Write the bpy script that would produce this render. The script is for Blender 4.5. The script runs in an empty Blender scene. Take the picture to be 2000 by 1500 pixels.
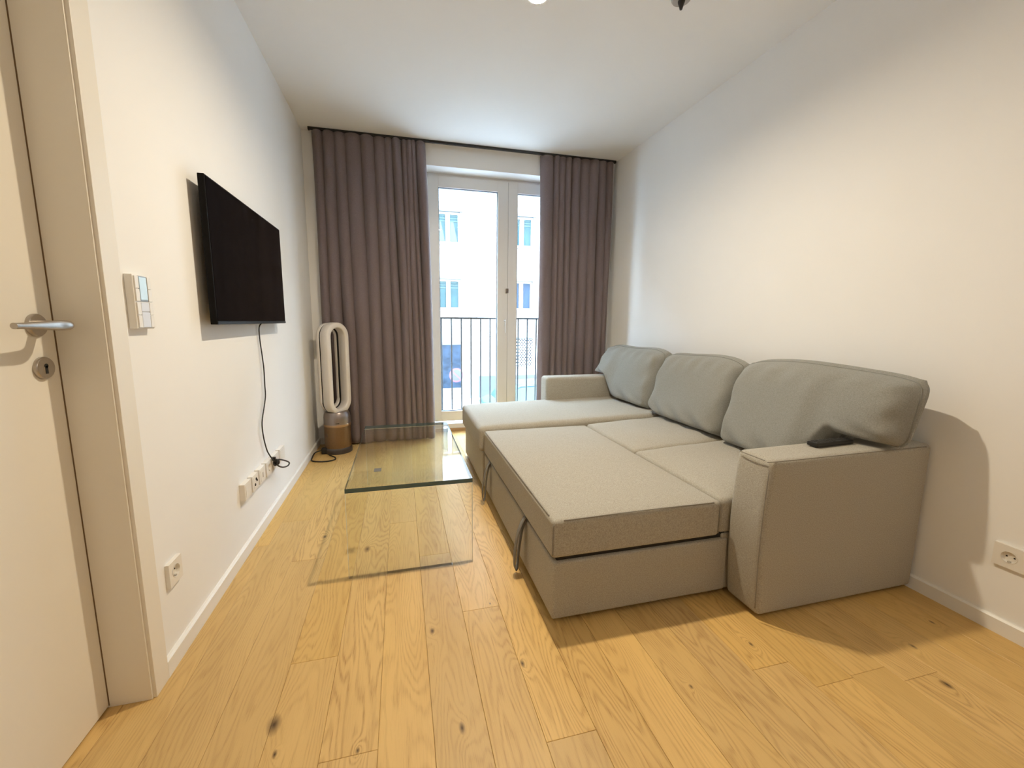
import bpy, bmesh, math, random
from mathutils import Vector, Matrix

random.seed(7)
scene = bpy.context.scene
COL = scene.collection
PI = math.pi

# ---------------------------------------------------------------- camera
F_PX, PITCH, YAW, ROLL = 784.74, 0.1390, 0.2422, 0.0062
CAM = Vector((0.7373, 0.0, 1.10))
fw = Vector((math.sin(YAW) * math.cos(PITCH), math.cos(YAW) * math.cos(PITCH), -math.sin(PITCH)))
rt = Vector((math.cos(YAW), -math.sin(YAW), 0))
up = rt.cross(fw)
r2 = rt * math.cos(ROLL) + up * math.sin(ROLL)
u2 = -rt * math.sin(ROLL) + up * math.cos(ROLL)
cam_data = bpy.data.cameras.new('camera')
cam_data.sensor_fit = 'HORIZONTAL'
cam_data.sensor_width = 36.0
cam_data.lens = F_PX / 2000 * 36.0
cam_data.shift_x = 22.94 / 2000
cam_data.shift_y = -12.14 / 2000
cam_data.clip_start = 0.02
cam_data.clip_end = 300
cam = bpy.data.objects.new('camera', cam_data)
COL.objects.link(cam)
M = Matrix((r2, u2, -fw)).transposed().to_4x4()
M.translation = CAM
cam.matrix_world = M
scene.camera = cam

# ---------------------------------------------------------------- world, exposure
world = bpy.data.worlds.new('overcast_sky')
scene.world = world
world.use_nodes = True
wn = world.node_tree.nodes
bg = wn['Background']
bg.inputs['Color'].default_value = (0.64, 0.81, 1.0, 1)
bg.inputs['Strength'].default_value = 40.0
scene.view_settings.view_transform = 'Standard'
scene.view_settings.look = 'None'
scene.view_settings.exposure = 0.24
scene.view_settings.gamma = 1.0
scene.view_settings.use_curve_mapping = False
scene.cycles.max_bounces = 8
scene.cycles.diffuse_bounces = 5
scene.cycles.glossy_bounces = 3
scene.cycles.transparent_max_bounces = 12
scene.cycles.transmission_bounces = 4
scene.cycles.sample_clamp_indirect = 6.0
scene.cycles.caustics_reflective = False
scene.cycles.caustics_refractive = False
scene.cycles.use_denoising = True
scene.cycles.use_adaptive_sampling = True
scene.cycles.adaptive_threshold = 0.03

LAMP = Vector((1.322, 1.762, 2.432))     # glowing disc of the ceiling spot
LAMP_STRENGTH = 2600.0
FILL_STRENGTH = 27.0
LAMP_COLOR = (1.0, 0.86, 0.64, 1)

# ---------------------------------------------------------------- room size
W, H, D = 2.802, 2.629, 3.775
YB = -1.60            # wall behind the camera
YF = 3.945            # face of the french window
YO = 4.12             # outer face of the window wall

# ================================================================ helpers
def link(o):
    COL.objects.link(o)
    return o

def empty(name, loc=(0, 0, 0), rz=0):
    o = bpy.data.objects.new(name, None)
    o.empty_display_size = 0.1
    o.location = loc
    o.rotation_euler = (0, 0, rz)
    return link(o)

def tag(o, label=None, cat=None, group=None, kind=None):
    if label: o['label'] = label
    if cat: o['category'] = cat
    if group: o['group'] = group
    if kind: o['kind'] = kind
    return o

def obj(name, bm, mat, parent=None, smooth=False, world_parent=True):
    me = bpy.data.meshes.new(name)
    bmesh.ops.recalc_face_normals(bm, faces=bm.faces)
    bm.to_mesh(me)
    bm.free()
    mats = mat if isinstance(mat, (list, tuple)) else [mat]
    for m in mats:
        me.materials.append(m)
    if smooth:
        for p in me.polygons:
            p.use_smooth = True
    o = bpy.data.objects.new(name, me)
    link(o)
    if parent is not None:
        o.parent = parent
    return o

def auto_smooth(o, ang=40):
    me = o.data
    bm = bmesh.new(); bm.from_mesh(me)
    for e in bm.edges:
        if len(e.link_faces) == 2 and e.calc_face_angle(0) > math.radians(ang):
            e.smooth = False
    for f in bm.faces: f.smooth = True
    bm.to_mesh(me); bm.free()
    return o

def box(bm, lo, hi, bevel=0.0, seg=2, mi=0):
    vs = [bm.verts.new((x, y, z)) for z in (lo[2], hi[2]) for y in (lo[1], hi[1]) for x in (lo[0], hi[0])]
    idx = [(0, 2, 3, 1), (4, 5, 7, 6), (0, 1, 5, 4), (2, 6, 7, 3), (0, 4, 6, 2), (1, 3, 7, 5)]
    fs = [bm.faces.new([vs[i] for i in f]) for f in idx]
    for f in fs: f.material_index = mi
    if bevel > 0:
        es = list({e for f in fs for e in f.edges})
        bmesh.ops.bevel(bm, geom=es, offset=bevel, segments=seg, profile=0.6, affect='EDGES')
    return bm

def B(lo, hi, bevel=0.0, seg=2):
    return box(bmesh.new(), lo, hi, bevel, seg)

def prism(bm, pts, z0, z1, axis='z', mi=0):
    """extrude a 2-D outline along an axis; pts are the other two coordinates in order"""
    def P(a, b, c):
        return {'z': (a, b, c), 'y': (a, c, b), 'x': (c, a, b)}[axis]
    lo = [bm.verts.new(P(a, b, z0)) for a, b in pts]
    hi = [bm.verts.new(P(a, b, z1)) for a, b in pts]
    n = len(pts)
    fs = [bm.faces.new(lo[::-1]), bm.faces.new(hi)]
    for i in range(n):
        fs.append(bm.faces.new((lo[i], lo[(i + 1) % n], hi[(i + 1) % n], hi[i])))
    for f in fs: f.material_index = mi
    return bm

def tube(bm, pts, r, n=8, closed=False):
    pts = [Vector(p) for p in pts]
    rings = []
    prev = None
    m = len(pts)
    for i, p in enumerate(pts):
        if closed:
            t = pts[(i + 1) % m] - pts[(i - 1) % m]
        else:
            t = pts[min(i + 1, m - 1)] - pts[max(i - 1, 0)]
        t.normalize()
        if prev is None:
            a = Vector((0, 0, 1)) if abs(t.z) < 0.9 else Vector((1, 0, 0))
            nrm = t.cross(a).normalized()
        else:
            nrm = (prev - t * prev.dot(t)).normalized()
        prev = nrm
        b = t.cross(nrm)
        rad = r[i] if isinstance(r, (list, tuple)) else r
        rings.append([bm.verts.new(p + (nrm * math.cos(2 * PI * k / n) + b * math.sin(2 * PI * k / n)) * rad) for k in range(n)])
    rng = range(m) if closed else range(m - 1)
    for i in rng:
        A, C = rings[i], rings[(i + 1) % m]
        for k in range(n):
            bm.faces.new((A[k], A[(k + 1) % n], C[(k + 1) % n], C[k]))
    if not closed:
        bm.faces.new(rings[0][::-1]); bm.faces.new(rings[-1])
    return bm

def spline(pts, n=8, closed=False):
    pts = [Vector(p) for p in pts]
    out = []
    m = len(pts)
    rng = range(m) if closed else range(m - 1)
    for i in rng:
        if closed:
            p0, p1, p2, p3 = pts[(i - 1) % m], pts[i], pts[(i + 1) % m], pts[(i + 2) % m]
        else:
            p0, p1, p2, p3 = pts[max(i - 1, 0)], pts[i], pts[i + 1], pts[min(i + 2, m - 1)]
        for k in range(n):
            t = k / n
            out.append(0.5 * ((2 * p1) + (-p0 + p2) * t + (2 * p0 - 5 * p1 + 4 * p2 - p3) * t * t + (-p0 + 3 * p1 - 3 * p2 + p3) * t ** 3))
    if not closed:
        out.append(pts[-1])
    return out

def lathe(bm, prof, n=32, c=(0, 0, 0), axis='z'):
    """prof: list of (radius, height)"""
    def P(x, y, z):
        if axis == 'z': q = (x, y, z)
        elif axis == 'x': q = (z, x, y)
        else: q = (x, z, y)
        return (q[0] + c[0], q[1] + c[1], q[2] + c[2])
    rings = []
    for r, h in prof:
        if r < 1e-6:
            rings.append([bm.verts.new(P(0, 0, h))])
        else:
            rings.append([bm.verts.new(P(r * math.cos(2 * PI * k / n), r * math.sin(2 * PI * k / n), h)) for k in range(n)])
    for A, C in zip(rings, rings[1:]):
        for k in range(n):
            a = [A[k % len(A)], A[(k + 1) % len(A)], C[(k + 1) % len(C)], C[k % len(C)]]
            q = []
            for v in a:
                if v not in q: q.append(v)
            if len(q) > 2: bm.faces.new(q)
    if len(rings[0]) > 1: bm.faces.new(rings[0][::-1])
    if len(rings[-1]) > 1: bm.faces.new(rings[-1])
    return bm

def soft_box(lo, hi, r=0.02, n=10, deform=None):
    """rounded box, closed mesh, with an optional deform(p, u, v, w) of its points"""
    bm = bmesh.new()
    lo, hi = Vector(lo), Vector(hi)
    def ticks(a, b):
        e = [0, .18 * r, .42 * r, .7 * r, r]
        mid = [a + r + (b - a - 2 * r) * i / n for i in range(1, n)]
        return [a + q for q in e] + mid + [b - q for q in e[::-1]]
    T = [ticks(lo[i], hi[i]) for i in range(3)]
    cache = {}
    def V(i, j, k):
        key = (i, j, k)
        if key not in cache:
            p = Vector((T[0][i], T[1][j], T[2][k]))
            inn = Vector([min(max(p[a], lo[a] + r), hi[a] - r) for a in range(3)])
            d = p - inn
            if d.length > 1e-9:
                p = inn + d.normalized() * r
            if deform:
                uvw = [(p[a] - lo[a]) / (hi[a] - lo[a]) for a in range(3)]
                p = Vector(deform(p, *uvw))
            cache[key] = bm.verts.new(p)
        return cache[key]
    m = len(T[0]) - 1
    for a in range(m):
        for b in range(m):
            for s in (0, m):
                bm.faces.new((V(a, b, s), V(a + 1, b, s), V(a + 1, b + 1, s), V(a, b + 1, s)))
                bm.faces.new((V(a, s, b), V(a + 1, s, b), V(a + 1, s, b + 1), V(a, s, b + 1)))
                bm.faces.new((V(s, a, b), V(s, a + 1, b), V(s, a + 1, b + 1), V(s, a, b + 1)))
    return bm

# ---------------------------------------------------------------- materials
MATS = {}
def nodes_of(name):
    m = bpy.data.materials.new(name)
    m.use_nodes = True
    nt = m.node_tree
    return m, nt, nt.nodes, nt.links, nt.nodes['Principled BSDF']

def mat(name, color, rough=0.6, metal=0.0, var=0.0, vscale=20.0, bump=0.0, bscale=200.0, spec=0.5, emit=None, estr=0.0, stretch=None, sheen=0.0):
    if name in MATS: return MATS[name]
    m, nt, N, L, P = nodes_of(name)
    P.inputs['Roughness'].default_value = rough
    P.inputs['Metallic'].default_value = metal
    P.inputs['Specular IOR Level'].default_value = spec
    P.inputs['Base Color'].default_value = (*color, 1)
    if sheen:
        P.inputs['Sheen Weight'].default_value = sheen
    tc = N.new('ShaderNodeTexCoord')
    src = tc.outputs['Object']
    if stretch:
        mp = N.new('ShaderNodeMapping'); mp.inputs['Scale'].default_value = stretch
        L.new(src, mp.inputs['Vector']); src = mp.outputs['Vector']
    nz = N.new('ShaderNodeTexNoise'); nz.inputs['Scale'].default_value = vscale; nz.inputs['Detail'].default_value = 2
    L.new(src, nz.inputs['Vector'])
    mx = N.new('ShaderNodeMix'); mx.data_type = 'RGBA'
    mx.inputs[6].default_value = (*[max(0, c * (1 - var)) for c in color], 1)
    mx.inputs[7].default_value = (*[min(1, c * (1 + var)) for c in color], 1)
    L.new(nz.outputs['Fac'], mx.inputs[0])
    L.new(mx.outputs[2], P.inputs['Base Color'])
    if bump:
        n2 = N.new('ShaderNodeTexNoise'); n2.inputs['Scale'].default_value = bscale; n2.inputs['Detail'].default_value = 3
        L.new(src, n2.inputs['Vector'])
        bp = N.new('ShaderNodeBump'); bp.inputs['Strength'].default_value = bump; bp.inputs['Distance'].default_value = 0.002
        L.new(n2.outputs['Fac'], bp.inputs['Height']); L.new(bp.outputs['Normal'], P.inputs['Normal'])
    if emit:
        P.inputs['Emission Color'].default_value = (*emit, 1)
        P.inputs['Emission Strength'].default_value = estr
    MATS[name] = m
    return m

def glass_mat(name, tint, rough=0.0, ior=1.5, extra=0.0):
    """thin clear pane: lets light straight through, reflects by Fresnel"""
    m = bpy.data.materials.new(name); m.use_nodes = True
    nt = m.node_tree; N, L = nt.nodes, nt.links
    N.remove(N['Principled BSDF'])
    out = N['Material Output']
    tr = N.new('ShaderNodeBsdfTransparent'); tr.inputs['Color'].default_value = (*tint, 1)
    gl = N.new('ShaderNodeBsdfGlossy'); gl.inputs['Roughness'].default_value = rough
    fr = N.new('ShaderNodeFresnel'); fr.inputs['IOR'].default_value = ior
    ad = N.new('ShaderNodeMath'); ad.operation = 'ADD'; ad.inputs[1].default_value = extra; ad.use_clamp = True
    mx = N.new('ShaderNodeMixShader')
    geo = N.new('ShaderNodeNewGeometry')          # a thin sheet reflects alike from both of its faces
    io = N.new('ShaderNodeMapRange'); io.inputs[3].default_value = ior; io.inputs[4].default_value = 1.0 / ior
    L.new(geo.outputs['Backfacing'], io.inputs[0]); L.new(io.outputs[0], fr.inputs['IOR'])
    L.new(fr.outputs[0], ad.inputs[0]); L.new(ad.outputs[0], mx.inputs[0])
    L.new(tr.outputs[0], mx.inputs[1]); L.new(gl.outputs[0], mx.inputs[2])
    L.new(mx.outputs[0], out.inputs['Surface'])
    return m

def fabric(name, c1, c2, scale=800.0, bump=0.35):
    m, nt, N, L, P = nodes_of(name)
    tc = N.new('ShaderNodeTexCoord')
    n1 = N.new('ShaderNodeTexNoise'); n1.inputs['Scale'].default_value = scale; n1.inputs['Detail'].default_value = 3; n1.inputs['Roughness'].default_value = 0.7
    n2 = N.new('ShaderNodeTexNoise'); n2.inputs['Scale'].default_value = 5.0; n2.inputs['Detail'].default_value = 2
    n3 = N.new('ShaderNodeTexNoise'); n3.inputs['Scale'].default_value = 290.0; n3.inputs['Detail'].default_value = 2
    for q in (n1, n2, n3): L.new(tc.outputs['Object'], q.inputs['Vector'])
    ad = N.new('ShaderNodeMath'); ad.operation = 'MULTIPLY_ADD'; ad.inputs[1].default_value = 0.55
    L.new(n3.outputs['Fac'], ad.inputs[0])
    s2 = N.new('ShaderNodeMath'); s2.operation = 'MULTIPLY'; s2.inputs[1].default_value = 0.45
    L.new(n1.outputs['Fac'], s2.inputs[0]); L.new(s2.outputs[0], ad.inputs[2])
    mr = N.new('ShaderNodeMapRange'); mr.inputs[1].default_value = 0.36; mr.inputs[2].default_value = 0.64
    L.new(ad.outputs[0], mr.inputs[0])
    mx = N.new('ShaderNodeMix'); mx.data_type = 'RGBA'
    mx.inputs[6].default_value = (*c1, 1); mx.inputs[7].default_value = (*c2, 1)
    L.new(mr.outputs[0], mx.inputs[0]); L.new(mx.outputs[2], P.inputs['Base Color'])
    P.inputs['Roughness'].default_value = 0.95
    P.inputs['Specular IOR Level'].default_value = 0.15
    P.inputs['Sheen Weight'].default_value = 0.15
    bp = N.new('ShaderNodeBump'); bp.inputs['Strength'].default_value = bump; bp.inputs['Distance'].default_value = 0.001
    L.new(n1.outputs['Fac'], bp.inputs['Height']); L.new(bp.outputs['Normal'], P.inputs['Normal'])
    return m

# knots in the oak that the photograph shows: (x, y, size)
KNOTS = []
def oak():
    m, nt, N, L, P = nodes_of('oiled_oak')
    def math_(op, a, b=None, c=None, clamp=False):
        n = N.new('ShaderNodeMath'); n.operation = op; n.use_clamp = clamp
        for i, q in enumerate((a, b, c)):
            if q is None: continue
            if isinstance(q, (int, float)): n.inputs[i].default_value = q
            else: L.new(q, n.inputs[i])
        return n.outputs[0]
    geo = N.new('ShaderNodeNewGeometry')
    oi = N.new('ShaderNodeObjectInfo')
    sp = N.new('ShaderNodeSeparateXYZ'); L.new(geo.outputs['Position'], sp.inputs[0])
    rnd = oi.outputs['Random']
    def vec(sx, sy, k):
        c = N.new('ShaderNodeCombineXYZ')
        L.new(math_('MULTIPLY', sp.outputs[0], sx), c.inputs[0])
        L.new(math_('MULTIPLY_ADD', rnd, 31.0, math_('MULTIPLY', sp.outputs[1], sy)), c.inputs[1])
        L.new(math_('MULTIPLY', rnd, k), c.inputs[2])
        return c.outputs[0]
    def noise(v, detail=2, rough=0.5):
        n = N.new('ShaderNodeTexNoise'); n.inputs['Scale'].default_value = 1.0
        n.inputs['Detail'].default_value = detail; n.inputs['Roughness'].default_value = rough
        L.new(v, n.inputs['Vector']); return n.outputs['Fac']
    base = noise(vec(9.0, 1.15, 97.0), 1.5, 0.45)
    wob = noise(vec(60.0, 9.0, 41.0), 2, 0.5)
    field = math_('MULTIPLY_ADD', wob, 0.035, base)
    # knots bend the rings round them
    kmask = None
    kring = None
    for kx, ky, kr in KNOTS:
        c = N.new('ShaderNodeCombineXYZ')
        L.new(math_('SUBTRACT', sp.outputs[0], kx), c.inputs[0])
        L.new(math_('MULTIPLY', math_('SUBTRACT', sp.outputs[1], ky), 0.55), c.inputs[1])
        ln = N.new('ShaderNodeVectorMath'); ln.operation = 'LENGTH'; L.new(c.outputs[0], ln.inputs[0])
        d = math_('ADD', ln.outputs['Value'], math_('MULTIPLY', math_('SUBTRACT', wob, 0.5), kr * 0.8))
        a = math_('SUBTRACT', 1.0, math_('DIVIDE', d, kr), clamp=True)
        b = math_('SUBTRACT', 1.0, math_('DIVIDE', ln.outputs['Value'], kr * 5.0), clamp=True)
        kmask = a if kmask is None else math_('MAXIMUM', kmask, a)
        kring = b if kring is None else math_('MAXIMUM', kring, b)
    field = math_('MULTIPLY_ADD', math_('MULTIPLY', kring, kring), 0.16, field)
    ring = math_('MULTIPLY_ADD', math_('SINE', math_('MULTIPLY', field, 150.0)), 0.5, 0.5)
    ring = math_('POWER', ring, 2.2)
    pores = noise(vec(420.0, 16.0, 13.0), 3, 0.65)
    pores_m = N.new('ShaderNodeMapRange'); pores_m.inputs[1].default_value = 0.50; pores_m.inputs[2].default_value = 0.72
    L.new(pores, pores_m.inputs[0])
    patch = noise(vec(12.0, 2.0, 7.0), 2, 0.5)
    dark = math_('MULTIPLY', ring, math_('MULTIPLY', math_('MULTIPLY_ADD', pores_m.outputs[0], 0.44, 0.30), math_('MULTIPLY_ADD', math_('FRACT', math_('MULTIPLY', rnd, 13.7)), 0.60, 0.40)))
    dark = math_('ADD', dark, math_('MULTIPLY', pores_m.outputs[0], 0.14))
    dark = math_('ADD', dark, math_('MULTIPLY', math_('SUBTRACT', patch, 0.45), 0.55), clamp=True)
    cr = N.new('ShaderNodeMix'); cr.data_type = 'RGBA'
    cr.inputs[6].default_value = (0.665, 0.44, 0.172, 1)
    cr.inputs[7].default_value = (0.29, 0.148, 0.040, 1)
    L.new(dark, cr.inputs[0])
    # each board has a tone of its own
    hsv = N.new('ShaderNodeHueSaturation')
    L.new(cr.outputs[2], hsv.inputs['Color'])
    L.new(math_('MULTIPLY_ADD', rnd, 0.18, 0.88), hsv.inputs['Value'])
    L.new(math_('MULTIPLY_ADD', math_('FRACT', math_('MULTIPLY', rnd, 7.3)), 0.08, 0.98), hsv.inputs['Saturation'])
    km = N.new('ShaderNodeMix'); km.data_type = 'RGBA'
    L.new(math_('POWER', kmask, 0.9), km.inputs[0])
    L.new(hsv.outputs['Color'], km.inputs[6]); km.inputs[7].default_value = (0.055, 0.03, 0.016, 1)
    L.new(km.outputs[2], P.inputs['Base Color'])
    P.inputs['Roughness'].default_value = 0.42
    P.inputs['Specular IOR Level'].default_value = 0.4
    return m

wall_paint = mat('white_wall_paint', (0.86, 0.855, 0.845), 0.85, var=0.02, vscale=3, spec=0.25)
ceil_paint = mat('white_ceiling_paint', (0.91, 0.908, 0.90), 0.9, var=0.015, vscale=3, spec=0.2)
white_lacquer = mat('white_lacquer', (0.80, 0.755, 0.67), 0.42, var=0.015, vscale=4, bump=0.03, bscale=90)
base_paint = mat('white_baseboard_paint', (0.82, 0.81, 0.78), 0.4, var=0.02, vscale=6)
pvc = mat('white_window_frame', (0.80, 0.80, 0.80), 0.32, var=0.015, vscale=5)
gasket = mat('dark_gasket', (0.10, 0.11, 0.13), 0.6, var=0.1, vscale=30)
steel = mat('brushed_steel', (0.48, 0.44, 0.40), 0.32, metal=1.0, var=0.06, vscale=60, stretch=(1, 8, 1))
black_hole = mat('black_opening', (0.01, 0.01, 0.01), 0.8, var=0.1, vscale=30)
plastic_white = mat('white_switch_plastic', (0.80, 0.77, 0.72), 0.35, var=0.015, vscale=12)
plastic_grey = mat('recess_plastic', (0.45, 0.41, 0.35), 0.5, var=0.04, vscale=20)
black_plastic = mat('black_plastic', (0.012, 0.011, 0.011), 0.45, var=0.1, vscale=40)
cord_rubber = mat('black_cord_rubber', (0.012, 0.011, 0.010), 0.5, var=0.15, vscale=60)
tv_screen = mat('black_tv_screen', (0.004, 0.0035, 0.004), 0.10, var=0.1, vscale=5, spec=0.06)
pane_glass = glass_mat('clear_window_glass', (0.97, 0.99, 0.99), extra=0.01)
table_glass = glass_mat('clear_table_glass', (0.978, 0.991, 0.986), extra=0.05)
edge_glass = mat('green_glass_edge', (0.045, 0.105, 0.125), 0.08, var=0.25, vscale=14, spec=0.8)
def edge_mat(name, col, tcol):
    m, nt, N, L, P = nodes_of(name)
    P.inputs['Base Color'].default_value = (*col, 1); P.inputs['Roughness'].default_value = 0.15
    tl = N.new('ShaderNodeBsdfTranslucent'); tl.inputs['Color'].default_value = (*tcol, 1)
    nz = N.new('ShaderNodeTexNoise'); nz.inputs['Scale'].default_value = 9
    mr = N.new('ShaderNodeMapRange'); mr.inputs[3].default_value = 0.45; mr.inputs[4].default_value = 0.75
    L.new(nz.outputs['Fac'], mr.inputs[0])
    mx = N.new('ShaderNodeMixShader'); L.new(mr.outputs[0], mx.inputs[0])
    L.new(P.outputs[0], mx.inputs[1]); L.new(tl.outputs[0], mx.inputs[2]); L.new(mx.outputs[0], N['Material Output'].inputs['Surface'])
    return m
edge_pale = edge_mat('pale_glass_edge', (0.80, 0.74, 0.60), (0.85, 0.82, 0.70))
sofa_fab = fabric('grey_beige_melange_fabric', (0.285, 0.262, 0.218), (0.47, 0.44, 0.375))
cushion_fab = fabric('grey_melange_cushion_fabric', (0.215, 0.213, 0.195), (0.315, 0.312, 0.288))
seam_fab = mat('sofa_seam_thread', (0.24, 0.22, 0.19), 0.95, var=0.1, vscale=80)
curtain_fab = fabric('taupe_curtain_cloth', (0.160, 0.123, 0.124), (0.222, 0.178, 0.176), 600, 0.15)
rail_black = mat('black_curtain_rail', (0.012, 0.011, 0.012), 0.5, var=0.1, vscale=20)

def struct(name, bm, m, label, cat, parent=None):
    o = obj(name, bm, m, parent)
    if parent is None:
        tag(o, label, cat, kind='structure')
    return o

# ================================================================ the room
# ---- floor: oak boards on a slab
PW = 0.1437
SEAM0 = 0.2195
floor = struct('floor', B((-0.16, YB - 0.12, -0.20), (W + 0.12, YO, -0.0125)), mat('screed', (0.20, 0.17, 0.13), 0.9, var=0.1, vscale=8),
               'oak plank floor with visible knots and long boards', 'floor')
KNOTS += [(0.370, 1.080, 0.020), (0.819, 1.320, 0.010), (1.092, 1.112, 0.010), (0.871, 0.950, 0.011),
          (0.552, 1.922, 0.018), (1.885, 1.004, 0.008), (2.344, 0.733, 0.011), (1.569, 0.912, 0.006), (0.395, 0.995, 0.007),
          (2.423, 0.866, 0.009), (2.631, 0.932, 0.007), (0.60, 0.955, 0.006), (0.33, 2.09, 0.010), (1.05, 1.41, 0.004)]
oak_mat = oak()
def plank(x0, x1, y0, y1):
    g, t, ch = 0.0003, 0.0125, 0.0010
    x0, x1, y0, y1 = x0 + g, x1 - g, y0 + g, y1 - g
    bm = bmesh.new()
    lv = []
    for z, q in ((-t, 0), (-ch, 0), (0, ch)):
        lv.append([bm.verts.new(p) for p in ((x0 + q, y0 + q, z), (x1 - q, y0 + q, z), (x1 - q, y1 - q, z), (x0 + q, y1 - q, z))])
    bm.faces.new(lv[0][::-1]); bm.faces.new(lv[2])
    for A, C in zip(lv, lv[1:]):
        for k in range(4):
            bm.faces.new((A[k], A[(k + 1) % 4], C[(k + 1) % 4], C[k]))
    obj('plank', bm, oak_mat, floor)
# joints read off the photograph, column by column (k = seam index); others run on random lengths
known = {-1: [0.2, 2.3], 0: [1.89, -0.2], 1: [1.283, -0.7, 3.0], 2: [0.946, 2.6], 3: [0.20, 2.15], 4: [-0.5, 1.80], 5: [1.39, -0.4, 3.1], 6: [0.86, 2.7], 7: [0.1, 1.95], 8: [-0.9, 1.35], 9: [0.4, 2.4], 10: [-0.4, 1.5]}
for k in range(-3, 19):
    x0, x1 = SEAM0 + PW * k, SEAM0 + PW * (k + 1)
    x0, x1 = max(x0, -0.145), min(x1, W + 0.01)
    if x1 - x0 < 0.01: continue
    if k in known:
        js = sorted(known[k])
    else:
        js = []
        y = YB + random.uniform(0.3, 1.7)
        while y < D - 0.25:
            js.append(y); y += random.choice((1.9, 2.0, 1.4))
    ys = [YB] + js + [YF + 0.02 if 0.93 < x1 and x0 < 2.60 else D + 0.005]
    for a, b in zip(ys, ys[1:]):
        plank(x0, x1, a, b)

# ---- ceiling and walls
struct('ceiling', B((-0.14, YB - 0.12, H), (W + 0.12, D + 0.02, H + 0.15)), ceil_paint, 'plain white ceiling above the living room', 'ceiling')
DY0, DY1, DZ = 0.378, 1.247, 2.36       # door opening in the wall with the television
bm = bmesh.new()
box(bm, (-0.14, DY1, -0.02), (0, D + 0.02, H))
box(bm, (-0.14, YB - 0.12, -0.02), (0, DY0, H))
box(bm, (-0.14, DY0, DZ), (0, DY1, H))
box(bm, (-0.22, DY0 - 0.15, -0.20), (-0.158, DY1 + 0.15, H))     # added unseen panel behind the door leaf, stops sky light leaking under it
struct('wall_left', bm, wall_paint, 'white wall carrying the television and sockets', 'wall')
struct('wall_right', B((W, YB - 0.12, -0.02), (W + 0.12, D + 0.02, H)), wall_paint, 'white wall behind the sofa', 'wall')
struct('wall_near', B((-0.14, YB - 0.12, -0.02), (W + 0.12, YB, H)), wall_paint, 'white wall at the end opposite the window', 'wall')
WX0, WX1, WZ = 0.93, 2.63, 2.450        # opening of the french window
bm = bmesh.new()
box(bm, (-0.14, D, -0.02), (WX0, YO, H + 0.1))
box(bm, (WX1, D, -0.02), (W + 0.12, YO, H + 0.1))
box(bm, (WX0, D, WZ), (WX1, YO, H + 0.1))
struct('wall_window', bm, wall_paint, 'white wall around the french window', 'wall')

def baseboard(name, lo, hi, axis, face, label):
    bm = bmesh.new()
    h, t = 0.058, 0.013
    a = [(0, 0), (t, 0), (t, h - 0.006), (t - 0.006, h), (0, h)]
    if axis == 'y':
        pts = [(face[0] + s * face[1], z) for s, z in a]
        vs = [[bm.verts.new((x, y, z)) for x, z in pts] for y in (lo, hi)]
    else:
        pts = [(face[0] + s * face[1], z) for s, z in a]
        vs = [[bm.verts.new((x, y, z)) for y, z in pts] for x in (lo, hi)]
    bm.faces.new(vs[0]); bm.faces.new(vs[1][::-1])
    for i in range(5):
        bm.faces.new((vs[0][i], vs[0][(i + 1) % 5], vs[1][(i + 1) % 5], vs[1][i]))
    return struct(name, bm, base_paint, label, 'baseboard')
baseboard('baseboard_left', 1.316, D, 'y', (0, 1), 'white baseboard under the television wall')
baseboard('baseboard_right', YB, D, 'y', (W, -1), 'white baseboard along the sofa wall')
baseboard('baseboard_window', 0.014, WX0, 'x', (D, -1), 'white baseboard behind the fan and curtain')
baseboard('baseboard_near', 0.014, W - 0.014, 'x', (YB, 1), 'white baseboard opposite the window')

# ---- door with frame, recessed in the wall
DX = -0.101
door = struct('door_1', B((DX - 0.04, DY0 + 0.006, 0.006), (DX, DY1 - 0.004, DZ - 0.006), 0.0015), white_lacquer, 'plain white door leaf with steel lever handle and key rosette', 'door')
HY, HZ = 1.191, 1.085
bm = bmesh.new(); lathe(bm, [(0.0265, 0), (0.0265, 0.006), (0.0245, 0.0085), (0, 0.0085)], 40, (DX, HY, HZ), 'x')
rose = auto_smooth(obj('handle_rosette', bm, steel, door)); rose['label'] = 'round steel handle rosette'
# lever: neck straight out of the door, then a flat bar along it towards the hinge side
path = spline([(DX + 0.005, HY, HZ), (DX + 0.04, HY, HZ), (DX + 0.062, HY - 0.003, HZ), (DX + 0.072, HY - 0.016, HZ), (DX + 0.074, HY - 0.05, HZ), (DX + 0.073, HY - 0.11, HZ), (DX + 0.070, HY - 0.150, HZ)], 6)
bm = bmesh.new()
tube(bm, path, [0.0112] * len(path), 14)
for v in bm.verts:
    if v.co.y < HY - 0.012:
        f = min(1, (HY - 0.012 - v.co.y) / 0.03)
        g_ = min(1, max(0, (HY - v.co.y) / 0.13))
        v.co.z = HZ + (v.co.z - HZ) * (1 + (0.30 - 0.70 * g_) * f)
        v.co.x = (DX + 0.073) + (v.co.x - DX - 0.073) * (1 - 0.35 * f)
lever = auto_smooth(obj('lever_handle', bm, steel, door)); lever['label'] = 'brushed steel lever handle'
bm = bmesh.new(); lathe(bm, [(0.0265, 0), (0.0265, 0.006), (0.0245, 0.0085), (0, 0.0085)], 40, (DX, 1.194, 0.983), 'x')
ros = auto_smooth(obj('key_rosette', bm, steel, door)); ros['label'] = 'round steel key rosette'
bm = bmesh.new()
lathe(bm, [(0.0052, 0.0), (0.0052, 0.0093), (0, 0.0093)], 16, (DX, 1.194, 0.988), 'x')
box(bm, (DX + 0.002, 1.1908, 0.969), (DX + 0.0093, 1.1972, 0.988))
obj('keyhole', bm, black_hole, ros)
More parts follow.
